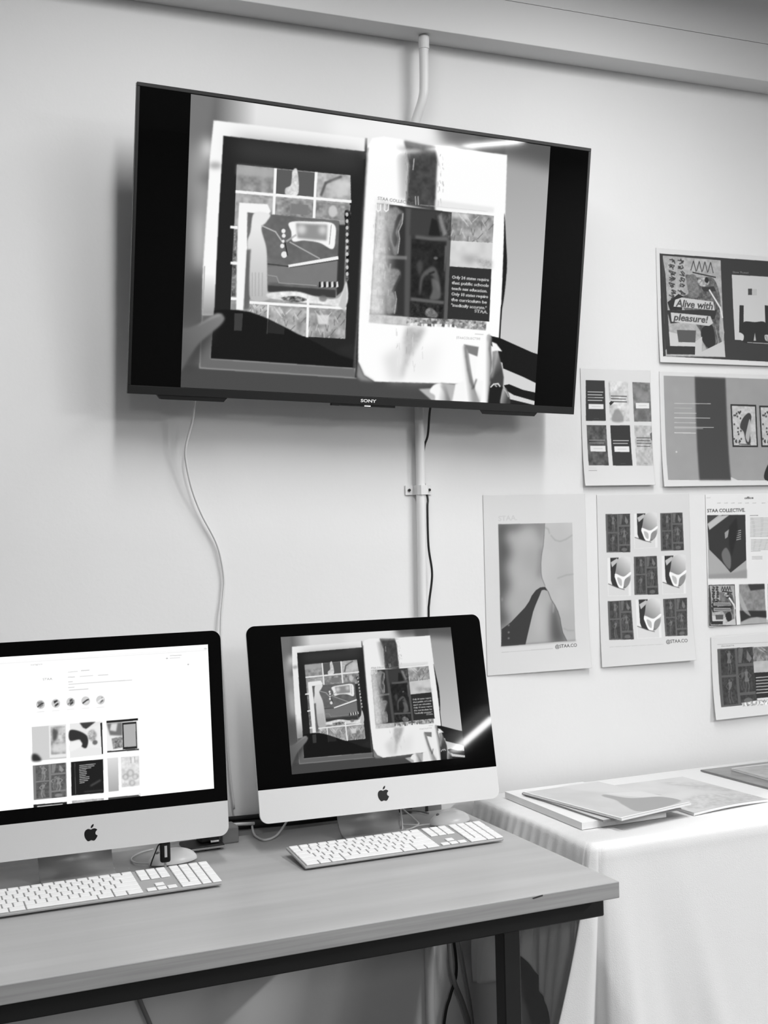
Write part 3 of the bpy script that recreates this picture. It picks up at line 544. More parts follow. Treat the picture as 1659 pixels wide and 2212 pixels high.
# ------------------------------------------------------------------ posters
K = 900
def sheet(cvf, name, x, z, w, h, quad, s, ox, oy, paper, label, curl=None):
    cv = Cv(int(w*K), int(h*K), paper); cv.frame(crop(quad, s, ox, oy)); cvf(cv)
    yf = curl if curl else (lambda u, v: -.0022+0*u)
    return tag(grid_mesh(name, cv, x, x+w, z, z+h, yf, M['art'], None, .0005), label, 'poster', None)
D3 = (3.867, 1230, 520); D4 = (2.596, 1020, 1050)
def p_top(c):
    c.poly([(752, 108), (1900, 190), (1930, 1030), (772, 968)], .20)
    collage(c, [(775, 125), (1258, 165), (1288, 975), (790, 968)])
    c.line([(752, 108), (772, 968)], 2, .1); c.poly([(1352, 285), (1860, 315), (1880, 850), (1372, 830)], .78)
    c.text('Slow Tuned', (1358, 270), (1490, 276), 14, .7); c.rect(1487, 402, 1520, 455, .25); c.rect(1524, 406, 1560, 458, .72)
    c.poly([(1415, 540), (1450, 542), (1445, 780), (1408, 782)], .15, 1, .3); c.poly([(1625, 540), (1660, 545), (1668, 800), (1632, 790)], .15, 1, .3)
    c.curve([(1440, 690), (1540, 682), (1632, 690), (1640, 840), (1625, 850), (1440, 850)], .14, 1, .4); c.poly([(1528, 838), (1540, 770), (1548, 838)], .7)
    c.curve([(1408, 770), (1445, 790), (1440, 835), (1415, 825)], .80, 1, .4); c.curve([(1622, 790), (1660, 795), (1650, 840), (1625, 830)], .66, 1, .4, tex=(3, .15)); c.line([(1475, 852), (1700, 865)], 1.3, .75)
q_pt = ((1415.9, 535.4), (1701.6, 558.4), (1707.7, 793.5), (1422.2, 783.4))
sheet(p_top, 'poster', 1.516, 1.7876, .43, .2925, q_pt, *D3, .845, 'landscape print with torn-word collage and white shirt photo, highest print on the wall', lambda u, v: -.002-.006*v**3)
def p_mid(c):
    c.poly([(782, 1128), (1900, 1165), (1920, 2005), (806, 2000)], .60, tex=(40, .01)); c.poly([(1042, 1138), (1298, 1150), (1330, 2000), (1068, 2000)], .24, 1, 2.0)
    for y, x1, v in ((1360, 1175, .78), (1398, 1020, .70), (1440, 1055, .82), (1480, 1170, .85), (1520, 1050, .78), (1558, 1200, .84), (1568, 1110, .7), (1605, 1050, .9)): c.line([(872, y), (x1, y+3)], 1.5, v, .85, .3)
    c.ell(885, 1765, 8, 8, .78)
    for dx in (0, 240):
        c.poly([(1340+dx, 1366+dx*.05), (1555+dx, 1372+dx*.05), (1568+dx, 1726), (1355+dx, 1724)], .12); c.poly([(1352+dx, 1380+dx*.05), (1545+dx, 1386+dx*.05), (1556+dx, 1712), (1366+dx, 1710)], .74, 1, .3, tex=(6, .05))
        r = random.Random(5)
        for k in range(22): c.ell(1370+dx+r.random()*60, 1395+r.random()*300, 7, 9, .2, .85, .4)
        c.curve([(1490+dx, 1440), (1515+dx, 1470), (1500+dx, 1560), (1505+dx, 1690), (1470+dx, 1690), (1450+dx, 1600), (1420+dx, 1560), (1440+dx, 1490)], .22, 1, .6); c.curve([(1500+dx, 1490), (1508+dx, 1560), (1490+dx, 1680), (1465+dx, 1640), (1480+dx, 1560)], .72, .9, .5)
        c.line([(1410+dx, 1700), (1505+dx, 1705)], 2, .2)
    c.curve([(1700, 1840), (1640, 1880), (1615, 2000), (1800, 2004), (1800, 1850)], .10, 1, .5)
    c.poly([(1330, 1975), (1390, 2004), (1330, 2004)], .85, .8)
q_pm = ((1423.0, 802.5), (1708.5, 811.5), (1714.6, 1047.6), (1429.4, 1051.6))
sheet(p_mid, 'poster', 1.5165, 1.4717, .43, .2935, q_pm, *D3, .845, 'landscape print with grey backdrop, dark stripe and two small framed pictures', lambda u, v: -.002-.009*v**4)
def p_six(c):
    Q = ((132, 1165, 290, 1170, 300, 1505, 133, 1505), (322, 1172, 485, 1178, 500, 1510, 332, 1508), (520, 1182, 668, 1187, 682, 1512, 536, 1512),
         (138, 1540, 302, 1542, 318, 1878, 150, 1878), (336, 1542, 500, 1543, 516, 1880, 352, 1880), (536, 1543, 686, 1546, 696, 1880, 550, 1880))
    for k, q in enumerate(Q):
        c.push([(q[0], q[1]), (q[2], q[3]), (q[4], q[5]), (q[6], q[7])])
        c.rect(0, 0, 1, 1, (.17, .80, .46, .30, .16, .72)[k], 1, 0, None if k in (0, 4) else (10, .08))
        if k == 1:
            c.curve([(.1, .99), (.3, .72), (.55, .75), (.68, 1.0)], .55, .9, 1.5); c.poly([(0, .56), (.1, .5), (.25, .53), (.06, .62)], .12, 1, .4); c.line([(.03, .05), (.05, .5)], 2, .5, .6, 1)
        if k == 2: c.curve([(.1, .1), (.9, .3), (.7, .5), (.2, .42)], .56, .7, 3); c.poly([(.3, .7), (.6, .66), (.8, .98), (.2, .98)], .34, .6, 2)
        if k == 5: c.line([(.2, .6), (.8, .95)], 5, .6, .6, 2)
        yb = (.30, .38, .50, .38, .38, .30)[k]; n = (4, 3, 0, 2, 2, 4)[k]; ink = (.85, .25, .8, .6, .85, .22)[k]
        for j in range(n): c.line([(.1, yb+.07*j), (.9-.06*(j % 2), yb+.07*j)], 1.6 if k != 1 else 2.2, ink, .9, .3)
        if k in (0, 2, 3, 4): c.rect(.14, (.6, .5, .52, .52, .52)[k], .9, (.72, .62, .66, .66, .66)[k], .88); c.line([(.3, (.66, .56, .59, .59, .59)[k]), (.75, (.66, .56, .59, .59, .59)[k])], 1, .6, .6)
        if k == 5: c.poly([(.86, .2), (1.0, .15), (1, .4), (.9, .34)], .3, .8, .4)
        c.line([(.4, .95), (.65, .95)], .8, .5, .5); c.pop()
    c.line([(148, 1921), (215, 1921)], 1.4, .55, .9, .3); c.line([(148, 1900), (215, 1900)], .8, .75, .8)
q_p6 = ((1252.4, 795.4), (1403.3, 800.2), (1409.6, 1048.0), (1258.7, 1050.0))
sheet(p_six, 'poster', 1.2803, 1.4763, .2082, .2908, q_p6, *D3, .84, 'small portrait print of six phone screens in two rows', lambda u, v: -.002-.010*v**5)
def p_torso(c):
    c.frame(crop(q_p1, 5.268, 1020, 1050))
    c.text('STAA.', (288, 395), (505, 385), 56, .74, 1, .012); c.text('STAA.', (288, 395), (505, 385), 56, .80, 1, -.012)
    Q = [(288, 432), (1150, 418), (1188, 1752), (326, 1800)]
    c.poly(Q, (.73, (900, 430), .70, (1100, 1700)), tex=(60, .02))
    for P in ([(835, 470), (870, 490), (885, 540)], [(900, 560), (950, 615), (1010, 630), (1080, 605), (1150, 560)], [(980, 1045), (1080, 1010), (1165, 1000)], [(1050, 1610), (1100, 1635), (1170, 1635)]): c.line(P, 2.5, .60, .7, 1.2)
    body = [(288, 432), (828, 425), (822, 560), (812, 680), (793, 780), (785, 880), (788, 980), (800, 1045), (835, 1130), (870, 1190), (905, 1280), (950, 1350), (985, 1420), (1010, 1500), (1020, 1570), (1040, 1660), (1085, 1752), (326, 1800)]
    c.poly(body, .66, 1, .5)
    sv = c.a.copy()
    c.poly([(250, 420), (380, 420), (360, 600), (430, 700), (440, 800), (380, 900), (420, 1000), (440, 1120), (380, 1200), (350, 1330), (420, 1480), (400, 1560), (250, 1640)], .27, .95, 11)
    c.poly([(280, 400), (860, 400), (840, 450), (600, 450), (480, 520), (400, 500), (280, 560)], .28, .75, 9)
    c.poly([(700, 480), (840, 420), (820, 700), (790, 660), (750, 560)], .42, .55, 9); c.poly([(770, 700), (830, 700), (795, 1050), (760, 1040), (735, 1000), (760, 850)], .42, .6, 6)
    c.ell(620, 600, 130, 80, .73, .7, 14); c.ell(470, 950, 90, 130, .72, .6, 16); c.ell(600, 1080, 120, 110, .73, .6, 18); c.ell(450, 1350, 70, 90, .68, .6, 12)
    c.ell(700, 830, 90, 130, .60, .5, 14)
    c.poly([(900, 1330), (960, 1340), (1050, 1660), (1110, 1780), (900, 1790), (890, 1600)], .26, .85, 9); c.ell(770, 1480, 60, 240, .75, .7, 12); c.ell(840, 1330, 50, 130, .68, .5, 9)
    c.line([(915, 1310), (925, 1400)], 3, .5, .6, 1.5); c.line([(935, 1330), (930, 1430)], 3, .74, .5, 1.5)
    t_ = Cv(c.w, c.h, 0); t_.H = c.H; t_.poly(body, 1.0, 1, .5); c.a = sv*(1-t_.a)+c.a*t_.a
    c.line([(828, 425), (822, 560), (812, 680), (793, 780), (785, 880), (788, 980), (800, 1045), (835, 1130)], 1.5, .38, .7, .6)
    c.line([(870, 1190), (905, 1280), (950, 1350), (985, 1420), (1010, 1500), (1020, 1570), (1040, 1660), (1085, 1752)], 1.5, .28, .8, .6)
    c.poly([(330, 1610), (400, 1560), (440, 1530), (520, 1450), (600, 1370), (650, 1300), (680, 1235), (730, 1175), (780, 1145), (835, 1140), (870, 1190), (850, 1180), (825, 1172), (795, 1178), (765, 1250), (725, 1340), (695, 1420), (670, 1520), (635, 1660), (605, 1785), (326, 1802)], .19, 1, .5)
    for y in (1565, 1645, 1712): c.ell(412, y, 12, 12, .42, 1, .6)
    c.ell(335, 1275, 10, 22, .55, .8, 1.5); c.line([(326, 1798), (1188, 1752)], 3, .3, .4, 2)
    c.text('@STAA.CO', (946, 1832), (1200, 1818), 38, .18, 1, .010); c.line([(330, 1868), (920, 1835)], .9, .68, .9)
q_p1 = ((1041, 1070), (1266.5, 1067), (1278, 1441), (1052, 1454.5))
sheet(p_torso, 'poster', 1.0000, 1.0290, .2850, .4290, q_p1, *D4, .835, 'portrait print of a large torso photograph, print nearest the right desktop computer', lambda u, v: -.0018-.012*v**6*u)
def p_nine(c):
    cells = (((745, 155), (892, 155), (894, 368), (752, 368)), ((915, 155), (1050, 154), (1056, 345), (918, 350)), ((1070, 155), (1203, 154), (1214, 362), (1076, 364)),
             ((757, 398), (892, 397), (898, 612), (760, 612)), ((914, 394), (1052, 392), (1062, 606), (918, 607)), ((1080, 392), (1222, 390), (1226, 604), (1086, 606)),
             ((757, 640), (898, 636), (912, 856), (764, 858)), ((925, 634), (1070, 631), (1076, 848), (932, 852)), ((1088, 632), (1232, 627), (1230, 838), (1098, 842)))
    for k, q in enumerate(cells):
        if k % 2 == 0: figures(c, q)
        else: briefs(c, q)
    c.text('@STAA.CO', (1100, 880), (1228, 875), 19, .18, 1, .010); c.line([(765, 898), (1085, 885)], .9, .72, .9)
q_p2 = ((1287, 1068.5), (1497.6, 1068.5), (1510, 1426), (1296.6, 1440))
sheet(p_nine, 'poster', 1.3190, 1.0270, .2800, .4270, q_p2, *D4, .84, 'portrait print with nine small pictures in three rows', lambda u, v: -.0018-.014*v**5*(.35+.65*u))
def p_article(c):
    c.text('office', (1524, 74), (1574, 72), 13, .2, 1, .03); c.text('STAA COLLECTIVE.', (1316, 150), (1528, 146), 20, .15, 1, .02)
    for x in (1380, 1420, 1458, 1497, 1537, 1578, 1630, 1680): c.line([(x-9, 97), (x+11, 96)], 1.1, .66, .9)
    c.line([(1312, 67), (1334, 66)], 1.0, .7)
    c.poly([(1316, 166), (1528, 162), (1540, 520), (1328, 523)], .66); c.poly([(1318, 215), (1400, 165), (1529, 164), (1536, 420), (1450, 490), (1400, 430), (1330, 360)], .18, 1, .5)
    c.poly([(1316, 166), (1380, 166), (1318, 215)], .25); c.poly([(1318, 215), (1385, 170), (1440, 165), (1330, 250)], .74, 1, .8); c.curve([(1400, 380), (1425, 350), (1450, 400), (1446, 470), (1410, 430)], .42, 1, 1)
    for k in range(5): c.line([(1480, 258+12*k), (1505, 252+12*k)], 2, .75, .8, .3)
    c.poly([(1415, 265), (1440, 245), (1432, 290), (1418, 300)], .7, .8, .6); c.poly([(1440, 230), (1480, 180), (1490, 260), (1455, 400), (1440, 330)], .10, .8, 1.5)
    c.poly([(1328, 500), (1450, 492), (1540, 470), (1540, 520), (1328, 523)], .55, .7, 2)
    c.line([(1555, 168), (1600, 167)], 1.4, .5)
    for k in range(14): c.line([(1557, 183+8.0*k), (1700, 181+8.0*k)], 1.1, .5, .85)
    for k in range(9): c.line([(1562, 306+8.0*k), (1700 if k < 8 else 1615, 304+8.0*k)], 1.1, .5, .85)
    for k in range(3): c.line([(1568, 400+7.0*k), (1625, 399+7.0*k)], 1.0, .55, .8)
    c.poly([(1328, 558), (1473, 555), (1482, 782), (1334, 785)], .2); collage(c, [(1334, 562), (1470, 560), (1478, 778), (1340, 780)], False)
    c.poly([(1496, 555), (1636, 552), (1646, 774), (1504, 776)], .52, 1, 0, tex=(9, .05)); c.poly([(1545, 555), (1636, 552), (1638, 580), (1560, 590)], .2, 1, 1); c.poly([(1500, 700), (1645, 700), (1646, 738), (1590, 735), (1506, 760)], .16, 1, 1)
    c.curve([(1500, 600), (1540, 690), (1560, 730), (1520, 700), (1498, 640)], .68, .8, 1); c.curve([(1504, 776), (1560, 738), (1646, 745), (1646, 774)], .68, .8, 1)
    c.rect(1655, 552, 1730, 772, .4, 1, 0, (8, .1))
q_p3 = ((1522.7, 1068.5), (1686.6, 1065.6), (1693.8, 1342.5), (1534, 1354))
sheet(p_article, 'poster', 1.6515, 1.1080, .25, .342, q_p3, *D4, .90, 'bright white print of a magazine article with a column of small text', lambda u, v: -.002-.003*v**4)
def p_grid(c):
    c.rect(1375, 880, 1900, 905, .84); c.text('STAA COLLECTIVE', (1392, 904), (1464, 899), 8, .4); c.line([(1370, 890), (1700, 874)], 1, .6, .7)
    figures(c, [(1370, 915), (1575, 903), (1590, 1220), (1386, 1240)], .22, .5)
    leaves(c, [(1568, 905), (1740, 895), (1745, 975), (1572, 985)], .5); c.poly([(1572, 985), (1745, 975), (1748, 1040), (1576, 1048)], .72, 1, 0, tex=(14, .04))
    c.poly([(1576, 1048), (1750, 1038), (1756, 1175), (1584, 1190)], .14)
    for k in range(6): c.line([(1586, 1076+17*k), (1735, 1064+17*k)], 2.0, .8, .9, .3)
    c.poly([(1500, 1215), (1600, 1200), (1760, 1185), (1760, 1215), (1505, 1235)], .74, 1, .4, tex=(4, .25))
q_pn = ((1534, 1377), (1748.1, 1360.3), (1752.5, 1531.2), (1541, 1555))
sheet(p_grid, 'poster', 1.657, .868, .33, .213, q_pn, *D4, .85, 'lowest landscape print, dark picture grid and text box, lower edge curling from wall', lambda u, v: -.003-.012*v**3*(1-.3*u))

# ------------------------------------------------------------------ work table
ZT = .74
tab = empty('work_table', (.883, -.70, 0), 0, 'long wood-topped table on a black steel frame carrying both desktop computers', 'table')
tab.location = (-.30, -.37, 0)
ox, oy = .30, .37
bm = bmesh.new(); box(bm, -1.5+ox, .883+ox, -.70+oy, -.046+oy, ZT-.030, ZT, .0015, 2); t_ = link('tabletop', bm, [M['wood'], M['edge']], tab)
for p in t_.data.polygons:
    if abs(p.normal.z) < .5: p.material_index = 1
def bar(n, x0, x1, y0, y1, z0, z1): return B(n, (x0+ox, x1+ox, y0+oy, y1+oy, z0, z1), M['steel'], tab, .002, 1)
bar('frame_rail', -1.48, .881, -.652, -.627, .664, .7095)
bar('frame_rail', -1.48, .86, -.105, -.080, .664, .7095)
bar('cross_rail', -1.40, -1.366, -.627, -.105, .672, .705)
for x, y in ((.668, -.652), (-1.40, -.652), (-1.40, -.115)): bar('leg', x, x+.034, y, y+.034, 0, .665)
bm = bmesh.new(); prism(bm, [(.700+ox, ZT-.0035), (.713+ox, ZT-.0015), (.722+ox, ZT-.0008), (.722+ox, ZT-.003), (.712+ox, ZT-.0045), (.703+ox, ZT-.0055)], -.7004+oy, -.699+oy)
link('chipped_edge', bm, M['scratch'], tab)

# ------------------------------------------------------------------ desktop computers
SH, HB = .3975, .3312
APPLE = [(0, .30), (.10, .335), (.24, .36), (.36, .32), (.44, .24), (.36, .16), (.31, .04), (.34, -.08), (.45, -.16), (.40, -.28), (.30, -.42), (.20, -.49), (.10, -.47), (0, -.44), (-.10, -.47), (-.20, -.49), (-.31, -.41), (-.42, -.22), (-.46, 0), (-.43, .18), (-.34, .30), (-.20, .355), (-.09, .335)]
LEAF = [(0, .40), (.02, .52), (.10, .62), (.20, .66), (.20, .56), (.14, .46), (.06, .41)]
def smooth_outline(P, n=4):
    m = len(P); out = []
    for i in range(m):
        a, b, c, d = [Vector((*P[j % m], 0)) for j in (i-1, i, i+1, i+2)]
        for k in range(n):
            t = k/n; q = 0.5*((2*b)+(c-a)*t+(2*a-5*b+4*c-d)*t*t+(3*b-a-3*c+d)*t**3); out.append((q.x, q.y))
    return out
def make_imac(b, yaw, lean, label, cvd, ext, foot, neck):
    r = empty('desktop_computer', label=label, cat='computer', group=None); place(r, b, yaw, lean)
    hw = .264
    bm = bmesh.new(); prism(bm, rrect(-hw, hw, 0, SH, (.018, .018, .018, .018)), .0008, .0060)
    # bulging rear shell
    rings = []
    for k, (ins, y) in enumerate(((0, .006), (.02, .012), (.07, .024), (.13, .036), (.18, .040))):
        o = rrect(-hw+ins, hw-ins, ins*.8, SH-ins*.8, (.018, .018, .018, .018)); rings.append([bm.verts.new((x, y, z)) for x, z in o])
    for a, c in zip(rings, rings[1:]):
        for i in range(len(a)): bm.faces.new((a[i], a[(i+1) % len(a)], c[(i+1) % len(a)], c[i]))
    bm.faces.new(rings[-1]); link('rear_shell', bm, M['alu'], r)
    bm = bmesh.new(); prism(bm, rrect(-hw, hw, 0, SH-HB, (.018, .018, 0, 0)), 0, .0012); link('chin_panel', bm, M['alu'], r)
    bm = bmesh.new(); prism(bm, rrect(-hw, hw, SH-HB, SH, (0, 0, .018, .018)), 0, .0012); link('screen_glass', bm, M['glass'], r)
    bm = bmesh.new(); s = .0265
    for o in (smooth_outline(APPLE), smooth_outline(LEAF)): prism(bm, [(x*s+.0005, z*s+.0325) for x, z in o], -.0003, .0004)
    link('logo', bm, M['logo'], r)
    grid_mesh('display', cvd, *ext, lambda u, v: -.0004, M['screen'], r)
    # stand: flat foot, rounded bend, neck rising to the hinge (built level, in the table's frame)
    prof = [(.0, .0), (.052, .0)] + [(.052+.046*math.sin(math.radians(a)), .046-.046*math.cos(math.radians(a))) for a in range(6, 91, 6)] + [(.098, .06), (.5*(.098+neck), .13), (neck, .20)]
    n = len(prof); outl = []
    for i, (y, z) in enumerate(prof):
        a = prof[max(i-1, 0)]; c = prof[min(i+1, n-1)]; d = Vector((c[0]-a[0], c[1]-a[1])).normalized(); outl.append((y, z, -d.y, d.x))
    bm = bmesh.new(); t = .007
    L = []; 
    for sgn in (-1, 1):
        L.append(([bm.verts.new((sgn*.069, y, z+.0005)) for y, z, nx, nz in outl], [bm.verts.new((sgn*.069, y+nx*t, z+nz*t+.0005)) for y, z, nx, nz in outl]))
    (a0, a1), (b0, b1) = L
    for i in range(n-1):
        bm.faces.new((a0[i], a0[i+1], b0[i+1], b0[i])); bm.faces.new((a1[i], b1[i], b1[i+1], a1[i+1])); bm.faces.new((a0[i], a1[i], a1[i+1], a0[i+1])); bm.faces.new((b0[i], b0[i+1], b1[i+1], b1[i]))
    bm.faces.new((a0[0], b0[0], b1[0], a1[0])); bm.faces.new((a0[-1], a1[-1], b1[-1], b0[-1]))
    st = link('stand', bm, M['alustand'], r, True)
    st.matrix_parent_inverse = r.matrix_world.inverted(); st.matrix_world = Matrix.Translation((foot[0], foot[1], ZT)) @ Matrix.Rotation(yaw, 4, 'Z')
    return r
cvm = open_magazine(400, 290); cvm.a = np.clip(cvm.a, 0, 1)*.93
make_imac((.6223, -.2406, .8037), -.0579, .2154, 'desktop computer on the table under the television, its screen showing the open magazine', cvm, (-.1915, .1930, .0915, .3720), (.618, -.2425), .086)
def web_page():
    c = Cv(560, 328, 1.0); c.frame(crop(((-105.5, 1426), (448.7, 1392.1), (462.1, 1703.1), (-96.7, 1762.2)), 3.19, 0, 1340))
    c.line([(-300, 318), (1432, 206)], 1.4, .88, .9, .5); c.line([(-300, 306), (1432, 196)], 1, .9, .8); c.text('Instagram', (212, 312), (290, 306), 12, .6, .9); c.ell(1415, 195, 12, 6, .8, .8, .6)
    c.text('STAA', (293, 414), (360, 410), 16, .55)
    for p, q, v in (((468, 357), (535, 352), .8), ((558, 347), (615, 343), .7), ((468, 392), (515, 390), .72), ((550, 386), (640, 380), .78), ((675, 379), (745, 374), .74), ((470, 424), (500, 422), .72), ((472, 441), (910, 411), .76), ((470, 463), (512, 460), .75), ((475, 482), (608, 472), .72), ((1170, 243), (1250, 240), .75), ((1170, 262), (1240, 257), .8)): c.line([p, q], 1.7, v, .85, .4)
    c.ell(1150, 262, 7, 4, .6, .9, .3); c.ell(1296, 304, 6, 5, .7)
    for k, (x, y) in enumerate(((279, 580), (384, 572), (487, 563), (590, 555), (692, 549))):
        c.ell(x, y, 30, 31, .80); r = random.Random(k)
        c.poly([(x-24+8*k, y-16), (x+10, y-24), (x+20, y+6), (x-4, y+24)], (.5, .16, .2, .85, .4)[k], .9, .8); c.line([(x-20, y+16), (x+8, y-6), (x+20, y-10)], 3, (.25, .85, .5, .2, .95)[k], .9, .6)
        c.line([(x-25, y+52), (x+25, y+48)], 1.2, .8, .8, .3)
    # first row
    c.push([(218, 735), (453, 715), (458, 950), (224, 970)]); c.rect(0, 0, 1, 1, .80); c.poly([(.5, 0), (1, 0), (1, .95), (.5, .95)], .9); c.rect(.55, .04, .98, .86, .70, 1, 1, (9, .12)); c.curve([(.62, .1), (.75, .2), (.72, .4), (.62, .45)], .3, .9, 2); c.poly([(.6, .55), (1, .55), (.98, .8), (.6, .8)], .86, .8, 2); c.curve([(0, .8), (.15, .82), (.26, 1), (0, 1)], .2, 1, 2); c.pop()
    c.push([(480, 712), (703, 695), (710, 925), (482, 948)]); c.rect(0, 0, 1, 1, .9); c.poly([(.3, 0), (.8, 0), (.5, .2), (.4, .15)], .25, 1, 1); c.curve([(.0, .2), (.3, .25), (.55, .45), (.5, .75), (.35, .7), (.3, .5), (.0, .5)], .2, 1, 1); c.curve([(0, .6), (.3, .55), (.35, .68), (.0, .82)], .93, 1, 1.0)
    c.poly([(.5, .2), (.95, .1), (.97, .8), (.6, .75)], .92, .8, 1); c.ell(.68, .4, .14, .18, .6, .7, 1.5, (5, .15)); c.ell(.76, .62, .08, .07, .3, .8, 1); c.poly([(.94, .05), (1, .04), (1, .98), (.96, .98)], .15); c.pop()
    c.push([(733, 693), (950, 674), (957, 900), (738, 917)]); c.rect(0, 0, 1, 1, .92); c.rect(0, 0, 1, .07, .12); c.poly([(0, .08), (.5, .08), (.5, .5), (.1, .45)], .45, 1, 1.5); c.poly([(.15, .1), (.35, .1), (.3, .35), (.1, .3)], .95, .8, 1.5); c.poly([(.15, .55), (.5, .52), (.5, .85), (.2, .88)], .4, .8, 1, (5, .2)); c.rect(.5, .1, .95, .92, .15); c.rect(.54, .16, .92, .85, .68); c.rect(0, .93, 1, .97, .15); c.pop()
    figures(c, [(225, 1000), (456, 980), (460, 1215), (232, 1238)], .36, .6)
    c.push([(488, 976), (710, 956), (715, 1188), (492, 1208)]); c.rect(0, 0, 1, 1, .12); c.line([(.12, .05), (.13, .97)], 1.2, .4, .8)
    for k in range(11): c.line([(.26, .13+.052*k), (.26+(.5, .46, .36, .2, .22, .22, .2, .3, .3, .26, .15)[k], .12+.052*k)], 1.6, .75, .85, .3)
    c.line([(.6, .76), (.9, .62)], 3.5, .36, .8, 1.5); c.line([(.4, .92), (.98, .92)], 2.5, .26, .8, 1.2); c.pop()
    c.push([(738, 950), (962, 932), (966, 1160), (744, 1182)]); c.rect(0, 0, 1, 1, .97); c.poly([(0, 0), (.33, 0), (.33, 1), (.02, 1)], (.86, (.1, 0), .66, (.2, 1))); c.rect(.42, 0, .98, .9, .86, 1, .5, (8, .06))
    for (x, y, s) in ((.55, .6, .1), (.7, .5, .12), (.85, .62, .1), (.75, .8, .1)): c.ell(x, y, s, s, .62, .6, 1.2); c.ell(x, y, s*.5, s*.6, .86, .8, 1)
    for x in (.72, .84): c.line([(x, .03), (x+.01, .2)], 2, .6, .7, .6)
    c.pop()
    c.poly([(230, 1270), (460, 1250), (465, 1300), (232, 1320)], .13); c.line([(258, 1284), (430, 1268)], 3, .8, .9, .4); c.poly([(495, 1243), (715, 1224), (716, 1250), (497, 1275)], .68, 1, .5, (5, .1)); c.poly([(745, 1222), (965, 1200), (968, 1230), (748, 1260)], .30, 1, .4); c.ell(962, 1198, 8, 10, .9)
    return c
cw = web_page(); cw.a = np.clip(cw.a*1.03, 0, 1.06)
make_imac((.0206, -.2465, .7994), -.035, .0837, 'desktop computer at the left end of the table, its screen showing a bright web page', cw, (-.238, .238, .0920, .3710), (.0, -.2640), .072)

# ------------------------------------------------------------------ keyboards
U_ = .019
def keyboard(loc, rz, label):
    r = empty('computer_keyboard', loc, rz, label, 'keyboard', None)
    tilt = Matrix.Rotation(math.radians(5.6), 4, 'X')
    bm = bmesh.new(); box(bm, -.2155, .2155, 0, .114, .0035, .0080, .0015, 2, mx=tilt)
    link('base', bm, M['keybase'], r)
    bm = bmesh.new(); cyl(bm, 0, .106, .0095, .0075, .36, 'X', 16); link('rear_foot', bm, M['white'], r)
    rows = []   # (x_centre, y_centre, width, depth) from the front
    g = .0165
    x0 = -.2115
    def row(y, ws, d=g, start=x0):
        x = start
        for w in ws:
            if w > 0: rows.append((x+w*U_/2, y, w*U_-.0022, d))
            x += abs(w)*U_
    ys = [.0135+U_*k for k in range(5)]
    row(ys[0], (1.5, 1.25, 1.5, 6.5, 1.5, 1.25, 1.5)); row(ys[1], (2.25,)+(1,)*10+(2.75,)); row(ys[2], (1.75,)+(1,)*11+(2.25,)); row(ys[3], (1.5,)+(1,)*12+(1.5,)); row(ys[4], (1,)*13+(2,))
    yf = ys[4]+.0155; row(yf, (1.0714,)*14, .0105)
    xn = x0+15*U_+.006; row(yf, (1, 1, 1), .0105, xn); row(ys[4], (1, 1, 1), g, xn); row(ys[3], (1, 1, 1), g, xn)
    rows.append((xn+1.5*U_, ys[1], .0168, .0125)); row(ys[0], (1, 1, 1), .0125, xn)
    xp = xn+3*U_+.006; row(yf, (1,)*4, .0105, xp)
    for k in (4, 3, 2): row(ys[k], (1,)*4, g, xp)
    row(ys[1], (1, 1, 1), g, xp); row(ys[0], (2, 1), g, xp); rows.append((xp+3.5*U_, (ys[0]+ys[1])/2, .0168, g+U_))
    rows.sort(key=lambda q: q[1]); cache = {}
    stuff = bmesh.new(); ns = 0
    for i, (x, y, w, d) in enumerate(rows):
        if i >= 100: box(stuff, x-w/2, x+w/2, y-d/2, y+d/2, .0078, .0105, .0009, 1, mx=tilt); ns += 1; continue
        kk = (round(w, 4), round(d, 4))
        if kk not in cache:
            bm = bmesh.new(); box(bm, -w/2, w/2, -d/2, d/2, .0078, .0105, .0009, 1)
            o = link('key', bm, M['key'], r); cache[kk] = o
        else:
            o = cache[kk].copy(); COL.objects.link(o); o.parent = r
        o.matrix_local = tilt @ Matrix.Translation((x, y, 0))
    if ns: k = link('key', stuff, M['key'], r); k['kind'] = 'stuff'
    else: stuff.free()
    return r
keyboard((.6163, -.3639, ZT), -.0031, 'white full-size keyboard in front of the right desktop computer, under the television')
keyboard((.0146, -.3852, ZT), -.0006, 'white full-size keyboard in front of the left desktop computer')

# ------------------------------------------------------------------ mice
def mouse(x, y, rz, label, tail):
    r = empty('computer_mouse', (x, y, ZT), rz, label, 'mouse', None)
    bm = bmesh.new(); bmesh.ops.create_uvsphere(bm, u_segments=32, v_segments=20, radius=1)
    for v in bm.verts:
        c = v.co; e = abs(c.x)**1.0
        v.co = Vector((c.x*.050, c.y*.028*(1-.10*max(0, -c.x)), (.004+c.z*.025 if c.z > 0 else .004+c.z*.003)))
    link('shell', bm, M['mouse'], r, True)
    bm = bmesh.new(); bmesh.ops.create_uvsphere(bm, u_segments=14, v_segments=10, radius=.0042, matrix=Matrix.Translation((-.030, 0, .0225))); link('scroll_ball', bm, M['grey'], r, True)
    T('cord', tail, .0017, M['cable_w'], r, 8, 8)
    return r
mouse(.806, -.172, .10, 'white domed computer mouse behind the right keyboard', [(-.048, 0, .006), (-.075, .01, .004), (-.11, .0, .003), (-.14, .03, .003), (-.10, .07, .003)])
mouse(.190, -.182, .12, 'white domed computer mouse behind the left keyboard', [(-.048, 0, .006), (-.066, .03, .004), (-.060, .07, .003), (-.03, .10, .003), (.0, .11, .003)])

